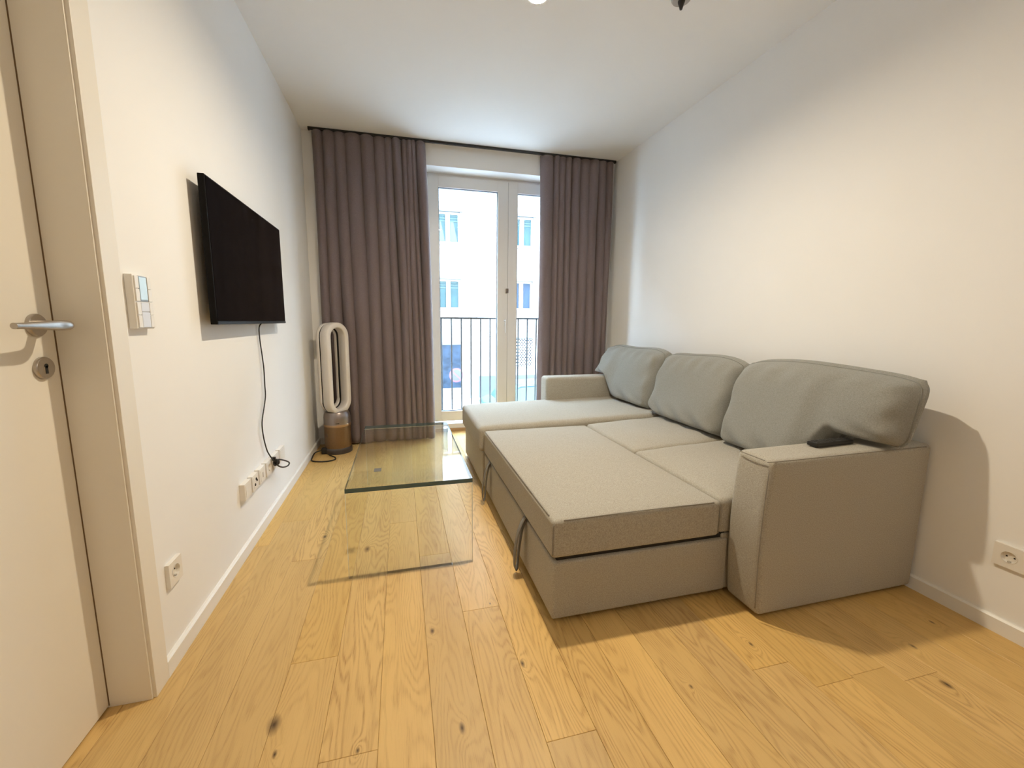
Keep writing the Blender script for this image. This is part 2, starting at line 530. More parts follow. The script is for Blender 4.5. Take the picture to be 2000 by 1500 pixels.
# frame
bm = bmesh.new()
box(bm, (DX - 0.05, DY1 - 0.003, 0), (0.004, DY1 + 0.012, DZ + 0.012), 0.0012)      # lining, strike side
box(bm, (DX - 0.05, DY0 - 0.012, 0), (0.004, DY0 + 0.003, DZ + 0.012), 0.0012)
box(bm, (DX - 0.05, DY0 - 0.012, DZ - 0.003), (0.004, DY1 + 0.012, DZ + 0.012), 0.0012)
trim = struct('trim_1', bm, white_lacquer, 'white door frame lining and casing around the door', 'door frame')
bm = bmesh.new()
box(bm, (-0.002, DY1 + 0.003, 0), (0.013, 1.316, DZ + 0.07), 0.0015)
obj('casing', bm, white_lacquer, trim)
bm = bmesh.new()
box(bm, (-0.002, DY0 - 0.07, 0), (0.013, DY0 - 0.003, DZ + 0.07), 0.0015)
obj('casing', bm, white_lacquer, trim)
bm = bmesh.new()
box(bm, (-0.002, DY0 - 0.003, DZ + 0.003), (0.013, DY1 + 0.003, DZ + 0.07), 0.0015)
obj('casing', bm, white_lacquer, trim)
bm = bmesh.new()
box(bm, (DX - 0.002, DY1 - 0.0035, 0.006), (DX + 0.002, DY1 - 0.002, DZ - 0.004))
obj('door_seal', bm, mat('brown_door_seal', (0.20, 0.13, 0.07), 0.8, var=0.1, vscale=30), trim)

# ---- french window
win = empty('window_1', (0, 0, 0))
tag(win, 'white double-leaf french window between the curtains', 'window', kind='structure')
def ring_frame(bm, x0, x1, z0, z1, wl, wr, wb, wt, y0, y1, bev=0.003):
    box(bm, (x0, y0, z0), (x0 + wl, y1, z1), bev)
    box(bm, (x1 - wr, y0, z0), (x1, y1, z1), bev)
    box(bm, (x0 + wl, y0, z0), (x1 - wr, y1, z0 + wb), bev)
    box(bm, (x0 + wl, y0, z1 - wt), (x1 - wr, y1, z1), bev)
    return bm
FX0, FX1, FZ0, FZ1 = 0.94, 2.62, 0.0, 2.450
obj('outer_frame', ring_frame(bmesh.new(), FX0, FX1, FZ0, FZ1, 0.065, 0.065, 0.075, 0.02, YF + 0.012, YF + 0.09), pvc, win)
CXW = 1.782
for x0, x1, gl, gr in ((1.012, CXW - 0.001, 0.098, 0.103), (CXW + 0.001, 2.555, 0.093, 0.098)):
    s = obj('sash', ring_frame(bmesh.new(), x0, x1, 0.109, 2.430, gl, gr, 0.10, 0.101, YF, YF + 0.062), pvc, win)
    gx0, gx1, gz0, gz1 = x0 + gl, x1 - gr, 0.209, 2.329
    g = bmesh.new(); ring_frame(g, gx0 - 0.002, gx1 + 0.002, gz0 - 0.002, gz1 + 0.002, 0.008, 0.008, 0.008, 0.008, YF + 0.012, YF + 0.03, 0)
    obj('gasket', g, gasket, s)
    obj('pane', B((gx0, YF + 0.018, gz0), (gx1, YF + 0.026, gz1)), pane_glass, s)
bm = B((CXW - 0.004, YF + 0.004, 0.11), (CXW + 0.004, YF + 0.03, 2.42))
obj('meeting_gap', bm, gasket, win)
bm = bmesh.new()
box(bm, (1.762, YF - 0.010, 1.380), (1.789, YF + 0.002, 1.425), 0.004)
lathe(bm, [(0.009, YF - 0.03), (0.009, YF - 0.009)], 16, (1.775, 0, 1.403), 'y')
o = obj('latch', bm, mat('worn_steel_latch', (0.22, 0.20, 0.19), 0.4, metal=1.0, var=0.1, vscale=40), win); o['label'] = 'small dark steel latch'
bm = bmesh.new()
box(bm, (1.744, YF - 0.008, 1.06), (1.766, YF + 0.002, 1.125), 0.003)
lathe(bm, [(0.011, YF - 0.035), (0.011, YF - 0.007)], 16, (1.755, 0, 1.11), 'y')
box(bm, (1.749, YF - 0.046, 0.99), (1.764, YF - 0.034, 1.122), 0.004)
obj('window_handle', bm, mat('white_handle_enamel', (0.72, 0.72, 0.72), 0.3, var=0.02, vscale=20), win)
struct('trim_2', B((WX0, YF + 0.0, -0.001), (WX1, YF + 0.012, 0.03)), mat('oak_threshold', (0.40, 0.25, 0.12), 0.5, var=0.2, vscale=30, stretch=(1, 8, 8)), 'brown wooden threshold strip at the french window', 'threshold')
struct('window_2', B((WX0 - 0.02, YF + 0.09, -0.08), (WX1 + 0.02, 4.29, 0.02)), mat('outer_sill_metal', (0.78, 0.79, 0.80), 0.45, metal=0.1, var=0.05, vscale=20), 'pale metal outer sill below the french window', 'window sill')

# ================================================================ lamp and ceiling outlet
lamp = empty('ceiling_spotlight', (LAMP.x, LAMP.y, H))
tag(lamp, 'lit spotlight hanging from the ceiling on a short stem', 'lamp')
lamp_metal = mat('lamp_satin_metal', (0.55, 0.53, 0.50), 0.35, metal=1.0, var=0.05, vscale=30)
bm = bmesh.new(); lathe(bm, [(0.05, 0.0), (0.05, -0.018), (0.045, -0.024), (0, -0.024)], 32)
auto_smooth(obj('canopy', bm, lamp_metal, lamp))
bm = bmesh.new(); lathe(bm, [(0.006, -0.02), (0.006, -(H - LAMP.z) + 0.075)], 12)
auto_smooth(obj('stem', bm, lamp_metal, lamp))
dz = LAMP.z - H
bm = bmesh.new(); lathe(bm, [(0, dz + 0.085), (0.022, dz + 0.085), (0.030, dz + 0.065), (0.0415, dz + 0.008), (0.0415, dz - 0.008), (0.0395, dz - 0.008), (0.0385, dz + 0.004), (0, dz + 0.004)], 32)
auto_smooth(obj('shade', bm, lamp_metal, lamp))
glow = bpy.data.materials.new('warm_lamp_glow'); glow.use_nodes = True
gn = glow.node_tree.nodes; gn.remove(gn['Principled BSDF'])
em = gn.new('ShaderNodeEmission'); em.inputs['Color'].default_value = LAMP_COLOR; em.inputs['Strength'].default_value = LAMP_STRENGTH
glow.node_tree.links.new(em.outputs[0], gn['Material Output'].inputs['Surface'])
bm = bmesh.new(); lathe(bm, [(0.0365, dz + 0.002), (0.0365, dz), (0.030, dz - 0.002), (0.016, dz - 0.003), (0, dz - 0.0035)], 24)
o = auto_smooth(obj('bulb', bm, glow, lamp)); o['label'] = 'glowing warm bulb lens'

# added fill light: unseen flush dome on the ceiling behind the viewer
dome = empty('fill_light_dome', (1.55, -0.75, H)); tag(dome, 'added fill light, an unseen frosted dome on the ceiling behind the camera', 'lamp')
bm = bmesh.new(); lathe(bm, [(0.165, 0.0), (0.165, -0.022), (0.155, -0.026)], 40)
auto_smooth(obj('rim', bm, lamp_metal, dome))
dg = bpy.data.materials.new('fill_light_glow'); dg.use_nodes = True
dn = dg.node_tree.nodes; dn.remove(dn['Principled BSDF'])
de = dn.new('ShaderNodeEmission'); de.inputs['Color'].default_value = (1.0, 0.87, 0.70, 1); de.inputs['Strength'].default_value = FILL_STRENGTH
dg.node_tree.links.new(de.outputs[0], dn['Material Output'].inputs['Surface'])
bm = bmesh.new(); lathe(bm, [(0.152 * math.cos(a), -0.02 - 0.07 * math.sin(a)) for a in [PI / 2 * i / 6 for i in range(6)]] + [(0, -0.09)], 28)
auto_smooth(obj('diffuser', bm, dg, dome))

outlet = empty('ceiling_outlet', (2.072, 1.868, H))
tag(outlet, 'small grey ceiling cap with a dark wire stub, no lamp fitted', 'ceiling outlet')
bm = bmesh.new(); lathe(bm, [(0.046, 0), (0.046, -0.010), (0.040, -0.018), (0.015, -0.020), (0, -0.020)], 32)
auto_smooth(obj('cap', bm, mat('grey_cap_plastic', (0.42, 0.40, 0.38), 0.4, var=0.05, vscale=30), outlet))
bm = bmesh.new(); lathe(bm, [(0.017, -0.015), (0.016, -0.026), (0.010, -0.042), (0.006, -0.056), (0, -0.058)], 16)
auto_smooth(obj('wire_stub', bm, black_plastic, outlet))

# ================================================================ television and its cord
tv = empty('television', (0, 2.238, 1.082))
tag(tv, 'black flat-screen television mounted on the white wall', 'television')
def tvl(lo, hi): return (Vector(lo) - tv.location, Vector(hi) - tv.location)
Y0, Y1, Z0, Z1 = 1.764, 2.712, 1.082, 1.629
obj('casing', B(*tvl((0.034, Y0, Z0), (0.057, Y1, Z1)), 0.003), mat('matte_black_tv_casing', (0.008, 0.0075, 0.0075), 0.6, var=0.1, vscale=30, spec=0.08), tv)
obj('screen', B(*tvl((0.056, Y0 + 0.006, Z0 + 0.014), (0.0585, Y1 - 0.006, Z1 - 0.006)), 0.0005), tv_screen, tv)
obj('lower_bezel', B(*tvl((0.055, Y0 + 0.003, Z0 + 0.001), (0.0600, Y1 - 0.003, Z0 + 0.012)), 0.001), mat('tv_bezel', (0.014, 0.014, 0.014), 0.4, var=0.1, vscale=20, spec=0.2), tv)
obj('back_housing', B(*tvl((0.016, Y0 + 0.12, Z0 + 0.02), (0.036, Y1 - 0.12, Z0 + 0.34)), 0.006), black_plastic, tv)
obj('wall_bracket', B(*tvl((0.0, 2.09, 1.20), (0.018, 2.38, 1.40)), 0.002), steel, tv)

cord = empty('power_cord', (0.012, 2.376, 1.08))
tag(cord, 'thin black cord hanging down from the television to the sockets', 'cord')
pts = [(0.03, 2.329, 1.085), (0.014, 2.330, 1.06), (0.010, 2.337, 1.0), (0.012, 2.350, 0.90), (0.013, 2.356, 0.835), (0.012, 2.355, 0.75), (0.013, 2.345, 0.68), (0.014, 2.275, 0.587),
       (0.014, 2.258, 0.549), (0.014, 2.262, 0.50), (0.014, 2.275, 0.455), (0.016, 2.305, 0.388), (0.035, 2.320, 0.335), (0.042, 2.335, 0.318)]
pts = [(a, b + 0.046, c + 0.003) for a, b, c in pts]
off = cord.location
obj('cable', tube(bmesh.new(), [Vector(p) - off for p in spline(pts, 8)], 0.0033, 8), cord_rubber, cord, smooth=True)
c0 = Vector((0.045, 2.345, 0.312))
loop = [(0.045, 2.335, 0.322), (0.050, 2.37, 0.318), (0.060, 2.44, 0.288), (0.066, 2.505, 0.252), (0.064, 2.485, 0.240), (0.058, 2.41, 0.258), (0.050, 2.35, 0.290)]
loop = [(a, b + 0.046, c + 0.003) for a, b, c in loop]
obj('coiled_loop', tube(bmesh.new(), [Vector(p) - off for p in spline(loop, 6, True)], 0.0042, 8, True), cord_rubber, cord, smooth=True)
bm = bmesh.new()
for k in range(5):
    ph = k * 0.6
    cc = Vector((0.043, 2.378 + 0.007 * k, 0.318 - 0.002 * k))
    tube(bm, [cc + Vector((0.009 * math.cos(a), 0.006 * math.sin(a + ph), 0.015 * math.sin(a))) - off for a in [2 * PI * i / 14 for i in range(14)]], 0.004, 6, True)
obj('cord_knot', bm, cord_rubber, cord, smooth=True)
obj('plug', B(Vector((0.026, 2.376, 0.328)) - off, Vector((0.044, 2.392, 0.348)) - off, 0.004), black_plastic, cord)

# ================================================================ wall plates
def recess(parent, y, z, r, x0, sgn, pins=True):
    """round socket well: rim ring, sunken disc and two pin holes; sgn = direction out of the wall"""
    bm = bmesh.new()
    n = 28
    rings = []
    for rr, dx in ((r * 1.06, 0.0006), (r, 0.0012), (r * 0.97, -0.004), (r * 0.93, -0.009)):
        rings.append([bm.verts.new((x0 + sgn * dx, y + rr * math.cos(2 * PI * k / n), z + rr * math.sin(2 * PI * k / n))) for k in range(n)])
    for A, C in zip(rings, rings[1:]):
        for k in range(n): bm.faces.new((A[k], A[(k + 1) % n], C[(k + 1) % n], C[k]))
    bm.faces.new(rings[-1])
    w = obj('socket_well', bm, plastic_white, parent)
    if pins:
        for s in (-1, 1):
            b2 = bmesh.new(); lathe(b2, [(0.0026, x0 - sgn * 0.0095), (0.0026, x0 - sgn * 0.0082)], 10, (0, y + s * 0.0095, z), 'x')
            obj('pin_hole', b2, black_hole, w)
        b2 = bmesh.new(); box(b2, (min(x0 - sgn * 0.009, x0), y - 0.003, z - r * 0.95), (max(x0 - sgn * 0.009, x0), y + 0.003, z - r * 0.72))
        obj('earth_clip', b2, plastic_grey, w)
    return w

def plate_with_hole(y0, y1, z0, z1, x0, x1, hole=None, bev=0.002):
    """wall plate; with hole=(y, z, r) the front face is left open round the well"""
    bm = bmesh.new()
    if hole is None:
        return box(bm, (min(x0, x1), y0, z0), (max(x0, x1), y1, z1), bev)
    hy, hz, r = hole
    n = 28
    front_in = [bm.verts.new((x1, hy + r * math.cos(2 * PI * k / n), hz + r * math.sin(2 * PI * k / n))) for k in range(n)]
    def edge(k):
        a = 2 * PI * k / n
        c, s = math.cos(a), math.sin(a)
        ts = []
        if c > 1e-9: ts.append((y1 - hy) / c)
        if c < -1e-9: ts.append((y0 - hy) / c)
        if s > 1e-9: ts.append((z1 - hz) / s)
        if s < -1e-9: ts.append((z0 - hz) / s)
        t = min(ts)
        return hy + t * c, hz + t * s
    pts = [edge(k) for k in range(n)]
    # snap the four points nearest the corners onto them
    for cy, cz in ((y0, z0), (y0, z1), (y1, z0), (y1, z1)):
        i = min(range(n), key=lambda q: (pts[q][0] - cy) ** 2 + (pts[q][1] - cz) ** 2)
        pts[i] = (cy, cz)
    fo = [bm.verts.new((x1, a, b)) for a, b in pts]
    bo = [bm.verts.new((x0, a, b)) for a, b in pts]
    for k in range(n):
        bm.faces.new((front_in[k], front_in[(k + 1) % n], fo[(k + 1) % n], fo[k]))
        bm.faces.new((fo[k], fo[(k + 1) % n], bo[(k + 1) % n], bo[k]))
    return bm

# socket beside the door
sk = empty('wall_socket', (0, 1.414, 0.297)); tag(sk, 'single white wall socket low beside the door frame', 'socket')
def rel(o, *vs): return [Vector(v) - o.location for v in vs]
hy, hz = 0.0, 0.002
obj('cover_plate', plate_with_hole(-0.037, 0.037, -0.039, 0.039, 0, 0.012, (hy, hz, 0.0212)), plastic_white, sk)
recess(sk, hy, hz, 0.020, 0.012, 1)

# double socket at the sofa wall
ds = empty('wall_socket', (W, 0.808, 0.290)); tag(ds, 'white double wall socket on the wall near the sofa armrest', 'socket')
for c in (0.036, -0.036):
    obj('cover_plate', plate_with_hole(c - 0.036 - (0.004 if c < 0 else 0), c + 0.036 + (0.004 if c > 0 else 0), -0.0405, 0.0405, 0, -0.011, (c, 0.0, 0.0212)), plastic_white, ds)
    recess(ds, c, 0.0, 0.020, -0.011, -1)

# row of six plates below the television
rowy = [(1.975, 2.069), (2.076, 2.166), (2.176, 2.275), (2.284, 2.393), (2.403, 2.517), (2.528, 2.643)]
rlab = ['blank white wall plate, first of the row towards the door', 'white plate with three dark aerial jacks, second of the row', 'white plate with one narrow slot, third of the row',
        'white socket plate right behind the cord plug', 'white plate with a grey round jack, fifth of the row', 'blank white wall plate at the window end of the row']
for i, (a, b) in enumerate(rowy):
    z1 = 0.352 - 0.002 * i
    z0 = z1 - 0.078
    c = ((a + b) / 2, (z0 + z1) / 2)
    p = empty('wall_plate', (0, c[0], c[1])); tag(p, rlab[i], 'wall plate', 'plates in the row below the television')
    hw, hh = (b - a) / 2 - 0.006, 0.039
    if i == 3:
        obj('cover_plate', plate_with_hole(-hw, hw, -hh, hh, 0, 0.024, (0, 0, 0.0212)), plastic_white, p)
        recess(p, 0, 0, 0.020, 0.024, 1)
    else:
        obj('cover_plate', plate_with_hole(-hw, hw, -hh, hh, 0, 0.024), plastic_white, p)
        obj('insert', B((0.023, -hw + 0.012, -hh + 0.012), (0.0255, hw - 0.012, hh - 0.012), 0.0006), plastic_white, p)
    if i == 1:
        for yy, zz in ((0.004, 0.014), (0.014, 0.004), (-0.012, -0.010)):
            bm = bmesh.new(); lathe(bm, [(0.0065, 0.024), (0.0065, 0.0275), (0.0045, 0.0275), (0.0045, 0.026), (0, 0.026)], 14, (0, yy, zz), 'x')
            obj('jack', bm, black_plastic, p)
    if i == 2:
        obj('slot', B((0.0245, -0.005, -0.014), (0.0262, 0.005, 0.012)), plastic_grey, p)
    if i == 4:
        bm = bmesh.new(); lathe(bm, [(0.010, 0.024), (0.010, 0.028), (0.006, 0.028), (0.006, 0.026), (0, 0.026)], 16, (0, -0.01, 0.0), 'x')
        obj('jack', bm, plastic_grey, p)

# control panel above, with a small display
sw = empty('wall_control_panel', (0, 1.390, 1.149)); tag(sw, 'white wall control panel with a pale blue display and buttons', 'control panel')
obj('frame', B((0, -0.042, -0.076), (0.020, 0.042, 0.076), 0.0025), plastic_white, sw)
obj('display', B((0.019, -0.017, 0.006), (0.0232, 0.017, 0.070), 0.001), mat('pale_blue_display', (0.52, 0.66, 0.74), 0.15, var=0.08, vscale=40), sw)
obj('display_rim', B((0.0185, -0.019, 0.002), (0.0222, 0.019, 0.073), 0.0008), mat('grey_display_rim', (0.25, 0.28, 0.32), 0.3, var=0.1, vscale=30), sw)
for s in (-1, 1):
    ya, yb = (-0.037, -0.0200) if s < 0 else (0.0200, 0.037)
    for za, zb in ((0.038, 0.072), (0.002, 0.0365), (-0.036, -0.0015), (-0.072, -0.0375)):
        obj('button', B((0.019, ya, za), (0.0235, yb, zb), 0.0012), plastic_white, sw)
for za, zb in ((-0.027, -0.0015), (-0.072, -0.0285)):
    obj('rocker', B((0.019, -0.0190, za), (0.0232, 0.0190, zb), 0.0012), mat('pale_grey_rocker', (0.66, 0.67, 0.72), 0.3, var=0.04, vscale=30), sw)

# ================================================================ curtains and rail
YR = 3.715
rail = empty('curtain_rail', (1.38, YR, H)); tag(rail, 'slim black curtain rail running along the ceiling', 'curtain rail')
obj('track', B((0.068 - 1.38, -0.010, -0.020), (2.775 - 1.38, 0.010, 0.0), 0.002), rail_black, rail)
for s in (-1, 1):
    x = 0.068 - 1.38 if s < 0 else 2.775 - 1.38
    obj('end_cap', B((x - 0.006, -0.012, -0.024), (x + 0.006, 0.012, -0.001), 0.002), rail_black, rail)

def curtain(name, label, xt0, xt1, xb0, xb1, folds, seed, zb=0.015):
    """folds: list of relative widths; each is one wave of cloth"""
    rnd = random.Random(seed)
    root = empty(name, ((xt0 + xt1) / 2, YR, 0))
    tag(root, label, 'curtain')
    tot = sum(folds)
    edges = [0]
    for f in folds: edges.append(edges[-1] + f / tot)
    amps = [rnd.uniform(0.7, 1.15) for _ in folds]
    skew = [rnd.uniform(-0.25, 0.25) for _ in folds]
    drift = [rnd.uniform(-1, 1) for _ in folds]
    NZ, PER = 44, 22
    zt = H - 0.021
    bm = bmesh.new()
    rows = []
    for iz in range(NZ + 1):
        h = iz / NZ                       # 0 top, 1 bottom
        z = zt + (zb - zt) * h
        x0 = xt0 + (xb0 - xt0) * h
        x1 = xt1 + (xb1 - xt1) * h
        row = []
        for i, f in enumerate(folds):
            for k in range(PER + (1 if i == len(folds) - 1 else 0)):
                t = k / PER
                s = edges[i] + (edges[i + 1] - edges[i]) * t
                wdt = (x1 - x0) * f / tot
                a = amps[i] * min(0.043, 0.50 * wdt + 0.006) * (0.85 + 0.2 * h)
                ph = 2 * PI * t
                y = -a * (1.7 * ((1 - math.cos(ph)) / 2) ** (1.7 + 0.8 * skew[i]) - 0.85)
                # cloth tucks back under itself a little
                x = x0 + (x1 - x0) * s + 0.55 * wdt * math.sin(ph) * (-0.5 + 0.4 * skew[i])
                x += 0.012 * drift[i] * math.sin(PI * h) * math.sin(PI * t) + 0.006 * math.sin(5 * h + i * 1.7)
                y += 0.004 * math.sin(9 * h + i * 2.1 + ph)
                row.append(bm.verts.new((x - root.location.x, y, z)))
        rows.append(row)
    for A, C in zip(rows, rows[1:]):
        for k in range(len(A) - 1):
            bm.faces.new((A[k], A[k + 1], C[k + 1], C[k]))
    me_o = obj('cloth', bm, curtain_fab, root, smooth=True)
    so = me_o.modifiers.new('thickness', 'SOLIDIFY'); so.thickness = 0.0025; so.offset = 0
    return root
curtain('curtain', 'wide taupe curtain hanging behind the white tower fan', 0.088, 0.980, 0.090, 1.032,
        [1.0, 1.15, 1.2, 1.45, 1.35, 1.25, 0.75, 0.95, 0.55, 0.6, 0.5, 0.95], 3)
curtain('curtain', 'narrower taupe curtain hanging behind the grey sofa', 2.037, 2.755, 2.050, 2.765,
        [1.2, 0.6, 0.8, 0.6, 1.0, 0.95, 1.1, 0.8, 0.75], 8)

# ================================================================ tower fan
FA = math.radians(52)
fan = empty('tower_fan', (0.197, 3.540, 0)); tag(fan, 'white bladeless tower fan on a bronze cylinder base', 'fan')
fan_white = mat('fan_satin_white', (0.74, 0.70, 0.66), 0.35, var=0.02, vscale=15)
fan_bronze = mat('fan_bronze_mesh', (0.21, 0.125, 0.06), 0.38, metal=0.75, var=0.2, vscale=140, bump=0.3, bscale=700)
fan_nickel = mat('fan_nickel_collar', (0.30, 0.26, 0.25), 0.30, metal=0.8, var=0.05, vscale=20)
fan_dark = mat('fan_dark_grey', (0.075, 0.062, 0.055), 0.4, metal=0.4, var=0.08, vscale=20)
fan_bronze2 = mat('fan_bronze_band', (0.42, 0.27, 0.15), 0.3, metal=0.85, var=0.08, vscale=30)
def stadium(w, z0, z1, n=20):
    r = w / 2
    pts = []
    for i in range(n + 1):
        a = PI * i / n
        pts.append((r * math.cos(a), z1 - r + r * math.sin(a)))
    for i in range(n + 1):
        a = PI + PI * i / n
        pts.append((r * math.cos(a), z0 + r + r * math.sin(a)))
    return pts
def loop_shell(name, y0, y1, wo, wi, zo0, zo1, band, m, parent, rr=0.010):
    """stadium ring with rounded rims between depths y0 (front) and y1; local axes then turned by FA"""
    bm = bmesh.new()
    prof = [(0.0, y0 + rr), (0.003, y0 + 0.003), (rr, y0)]
    cy = [(0, y0 + rr), (0.30 * rr, y0 + 0.30 * rr), (rr, y0)]
    inner = [(band - rr, y0), (band - 0.3 * rr, y0 + 0.3 * rr), (band, y0 + rr)]
    back = [(band, y1 - rr * 0.4), (band - rr * 0.4, y1), (rr * 0.4, y1), (0, y1 - rr * 0.4)]
    prof = cy + inner + back
    rings = []
    ca, sa = math.cos(FA), math.sin(FA)
    for o_, y in prof:
        st = stadium(wo - 2 * o_, zo0 + o_, zo1 - o_)
        rings.append([bm.verts.new((x * ca - y * sa, x * sa + y * ca, z)) for x, z in st])
    n = len(rings[0])
    for i in range(len(rings)):
        A, C = rings[i], rings[(i + 1) % len(rings)]
        for k in range(n):
            bm.faces.new((A[k], A[(k + 1) % n], C[(k + 1) % n], C[k]))
    return auto_smooth(obj(name, bm, m, parent), 50)
loop_shell('front_shell', -0.058, 0.022, 0.232, 0, 0.325, 1.085, 0.043, fan_white, fan)
loop_shell('rear_shell', 0.033, 0.070, 0.226, 0, 0.340, 1.081, 0.041, fan_white, fan)
o = loop_shell('air_slot', 0.015, 0.040, 0.219, 0, 0.333, 1.077, 0.036, black_hole, fan, 0.002); o['label'] = 'dark slot between the two shells'
bm = bmesh.new(); lathe(bm, [(0.106, 0.045), (0.106, 0.230), (0.1045, 0.236)], 56)
auto_smooth(obj('filter_grille', bm, fan_bronze, fan))
bm = bmesh.new(); lathe(bm, [(0.108, 0.228), (0.1085, 0.232), (0.1085, 0.244), (0.107, 0.247)], 56)
auto_smooth(obj('grille_rim', bm, fan_bronze2, fan))
bm = bmesh.new(); lathe(bm, [(0.106, 0.244), (0.106, 0.300), (0.102, 0.325), (0.090, 0.348), (0.07, 0.352), (0, 0.352)], 56)
auto_smooth(obj('collar', bm, fan_nickel, fan))
bm = bmesh.new(); lathe(bm, [(0.112, 0.0), (0.112, 0.032), (0.109, 0.042), (0.106, 0.047)], 56)
auto_smooth(obj('base_ring', bm, fan_dark, fan))
bm = bmesh.new()
for dx, w in ((-0.012, 0.006), (0.002, 0.004), (0.014, 0.006)):
    a = -PI / 2 + 0.15 + dx * 6
    p = Vector((0.1062 * math.cos(a), 0.1062 * math.sin(a), 0.262))
    box(bm, p - Vector((w, 0.003, 0.002)), p + Vector((w, 0.003, 0.002)))
obj('status_marks', bm, black_plastic, fan)
bm = bmesh.new()
a = -PI / 2 - 0.75
p = Vector((0.1062 * math.cos(a), 0.1062 * math.sin(a), 0.16)); box(bm, p - Vector((0.003, 0.003, 0.014)), p + Vector((0.003, 0.003, 0.014)), 0.001)
obj('grille_latch', bm, fan_dark, fan)
fc = [(-0.085, -0.045, 0.025), (-0.12, -0.06, 0.03), (-0.165, -0.10, 0.028), (-0.175, -0.17, 0.012), (-0.165, -0.235, 0.006), (-0.105, -0.270, 0.006), (-0.04, -0.272, 0.006), (0.005, -0.240, 0.006),
      (-0.002, -0.190, 0.006), (-0.03, -0.150, 0.006), (-0.06, -0.115, 0.008)]
obj('fan_cord', tube(bmesh.new(), spline(fc, 8), 0.0052, 8), cord_rubber, fan, smooth=True)
obj('cord_clip', B((-0.125, -0.075, 0.0), (-0.075, -0.030, 0.05), 0.008), black_plastic, fan)

# ================================================================ glass table
TX0, TX1, TY0, TY1, TZ, TG = 0.492, 1.032, 1.698, 2.745, 0.405, 0.019
tb = empty('glass_coffee_table', ((TX0 + TX1) / 2, (TY0 + TY1) / 2, 0)); tag(tb, 'clear glass coffee table with two glass panel legs on the oak floor', 'table')
def glass_slab(name, lo, hi, thin_axis, m_edge):
    lo, hi = Vector(lo) - tb.location, Vector(hi) - tb.location
    bm = bmesh.new(); box(bm, lo, hi)
    for f in bm.faces:
        n = f.normal.copy(); f.normal_update(); n = f.normal
        f.material_index = 0 if abs(n[thin_axis]) > 0.5 or (thin_axis == 1 and n.z < -0.5) else 1
    return obj(name, bm, [table_glass, m_edge], tb)
glass_slab('glass_top', (TX0, TY0, TZ - TG), (TX1, TY1, TZ), 2, edge_glass)
glass_slab('glass_leg', (TX0, TY0 + 0.0005, 0.0), (TX1, TY0 + TG, TZ - TG - 0.0005), 1, edge_pale)
glass_slab('glass_leg', (TX0, TY1 - TG, 0.0), (TX1, TY1 - 0.0005, TZ - TG - 0.0005), 1, edge_pale)
obj('sticker', B(Vector((0.598, 1.874, TZ)) - tb.location, Vector((0.631, 1.918, TZ + 0.0006)) - tb.location), mat('grey_sticker', (0.12, 0.11, 0.10), 0.6, var=0.2, vscale=80), tb)

# ================================================================ sofa bed
sofa = empty('sofa_bed', (2.0, 2.19, 0)); tag(sofa, 'grey beige corner sofa bed pulled out, with chaise and two armrests', 'sofa')
SO = sofa.location
def rs(lo, hi): return (Vector(lo) - SO, Vector(hi) - SO)
def crown(amt, edge=0.0, puff=0.0):
    def f(p, u, v, w):
        p = Vector(p)
        k = (1 - (2 * u - 1) ** 4) * (1 - (2 * v - 1) ** 4)
        if w > 0.5: p.z += amt * k
        return p
    return f
def part(name, lo, hi, r=0.018, n=10, deform=None, m=None, par=None, smooth=True):
    a, b = rs(lo, hi)
    o = obj(name, soft_box(a, b, r, n, deform), m or sofa_fab, par or sofa, smooth=smooth)
    return o
ARM_Y0, ARM_Y1 = 1.090, 1.247
def arm_def(sign):
    def f(p, u, v, w):
        p = Vector(p)
        # front edge bulges a little at mid height; the top rises towards the wall
        if u < 0.5: p.x -= 0.018 * math.sin(PI * min(1, max(0, w))) * (1 - u)
        p.z += 0.016 * (u - 0.5) * max(0, w - 0.3)
        return p
    return f
part('armrest', (2.0, ARM_Y0, 0.012), (2.788, ARM_Y1, 0.622), 0.022, 12, arm_def(1))
part('armrest', (1.905, 3.115, 0.10), (2.70, 3.270, 0.642), 0.028, 12)
part('backrest_frame', (2.70, ARM_Y1 - 0.01, 0.02), (2.788, 3.26, 0.60), 0.02, 10)
# chaise
part('chaise_base', (1.232, 2.470, 0.025), (2.70, 3.185, 0.265), 0.010, 8)
def seat_def(amt, rise):
    def f(p, u, v, w):
        p = Vector(p)
        if w > 0.4:
            k = max(0, (1 - (2 * u - 1) ** 6)) * max(0, (1 - (2 * v - 1) ** 6))
            p.z += amt * k + rise * u
        p.z += 0.0015 * math.sin(23 * p.x + 9 * p.y) * (w > 0.6)
        return p
    return f
part('chaise_seat', (1.205, 2.456, 0.262), (2.70, 3.190, 0.432), 0.03, 14, seat_def(0.008, 0.028))
# inner seat cushions
part('seat_cushion', (1.945, 1.868, 0.262), (2.70, 2.454, 0.410), 0.022, 12, seat_def(0.020, 0.03))
part('seat_cushion', (1.945, 1.250, 0.262), (2.70, 1.866, 0.410), 0.022, 12, seat_def(0.020, 0.03))
part('seat_base', (1.965, 1.250, 0.02), (2.70, 2.468, 0.262), 0.008, 6)
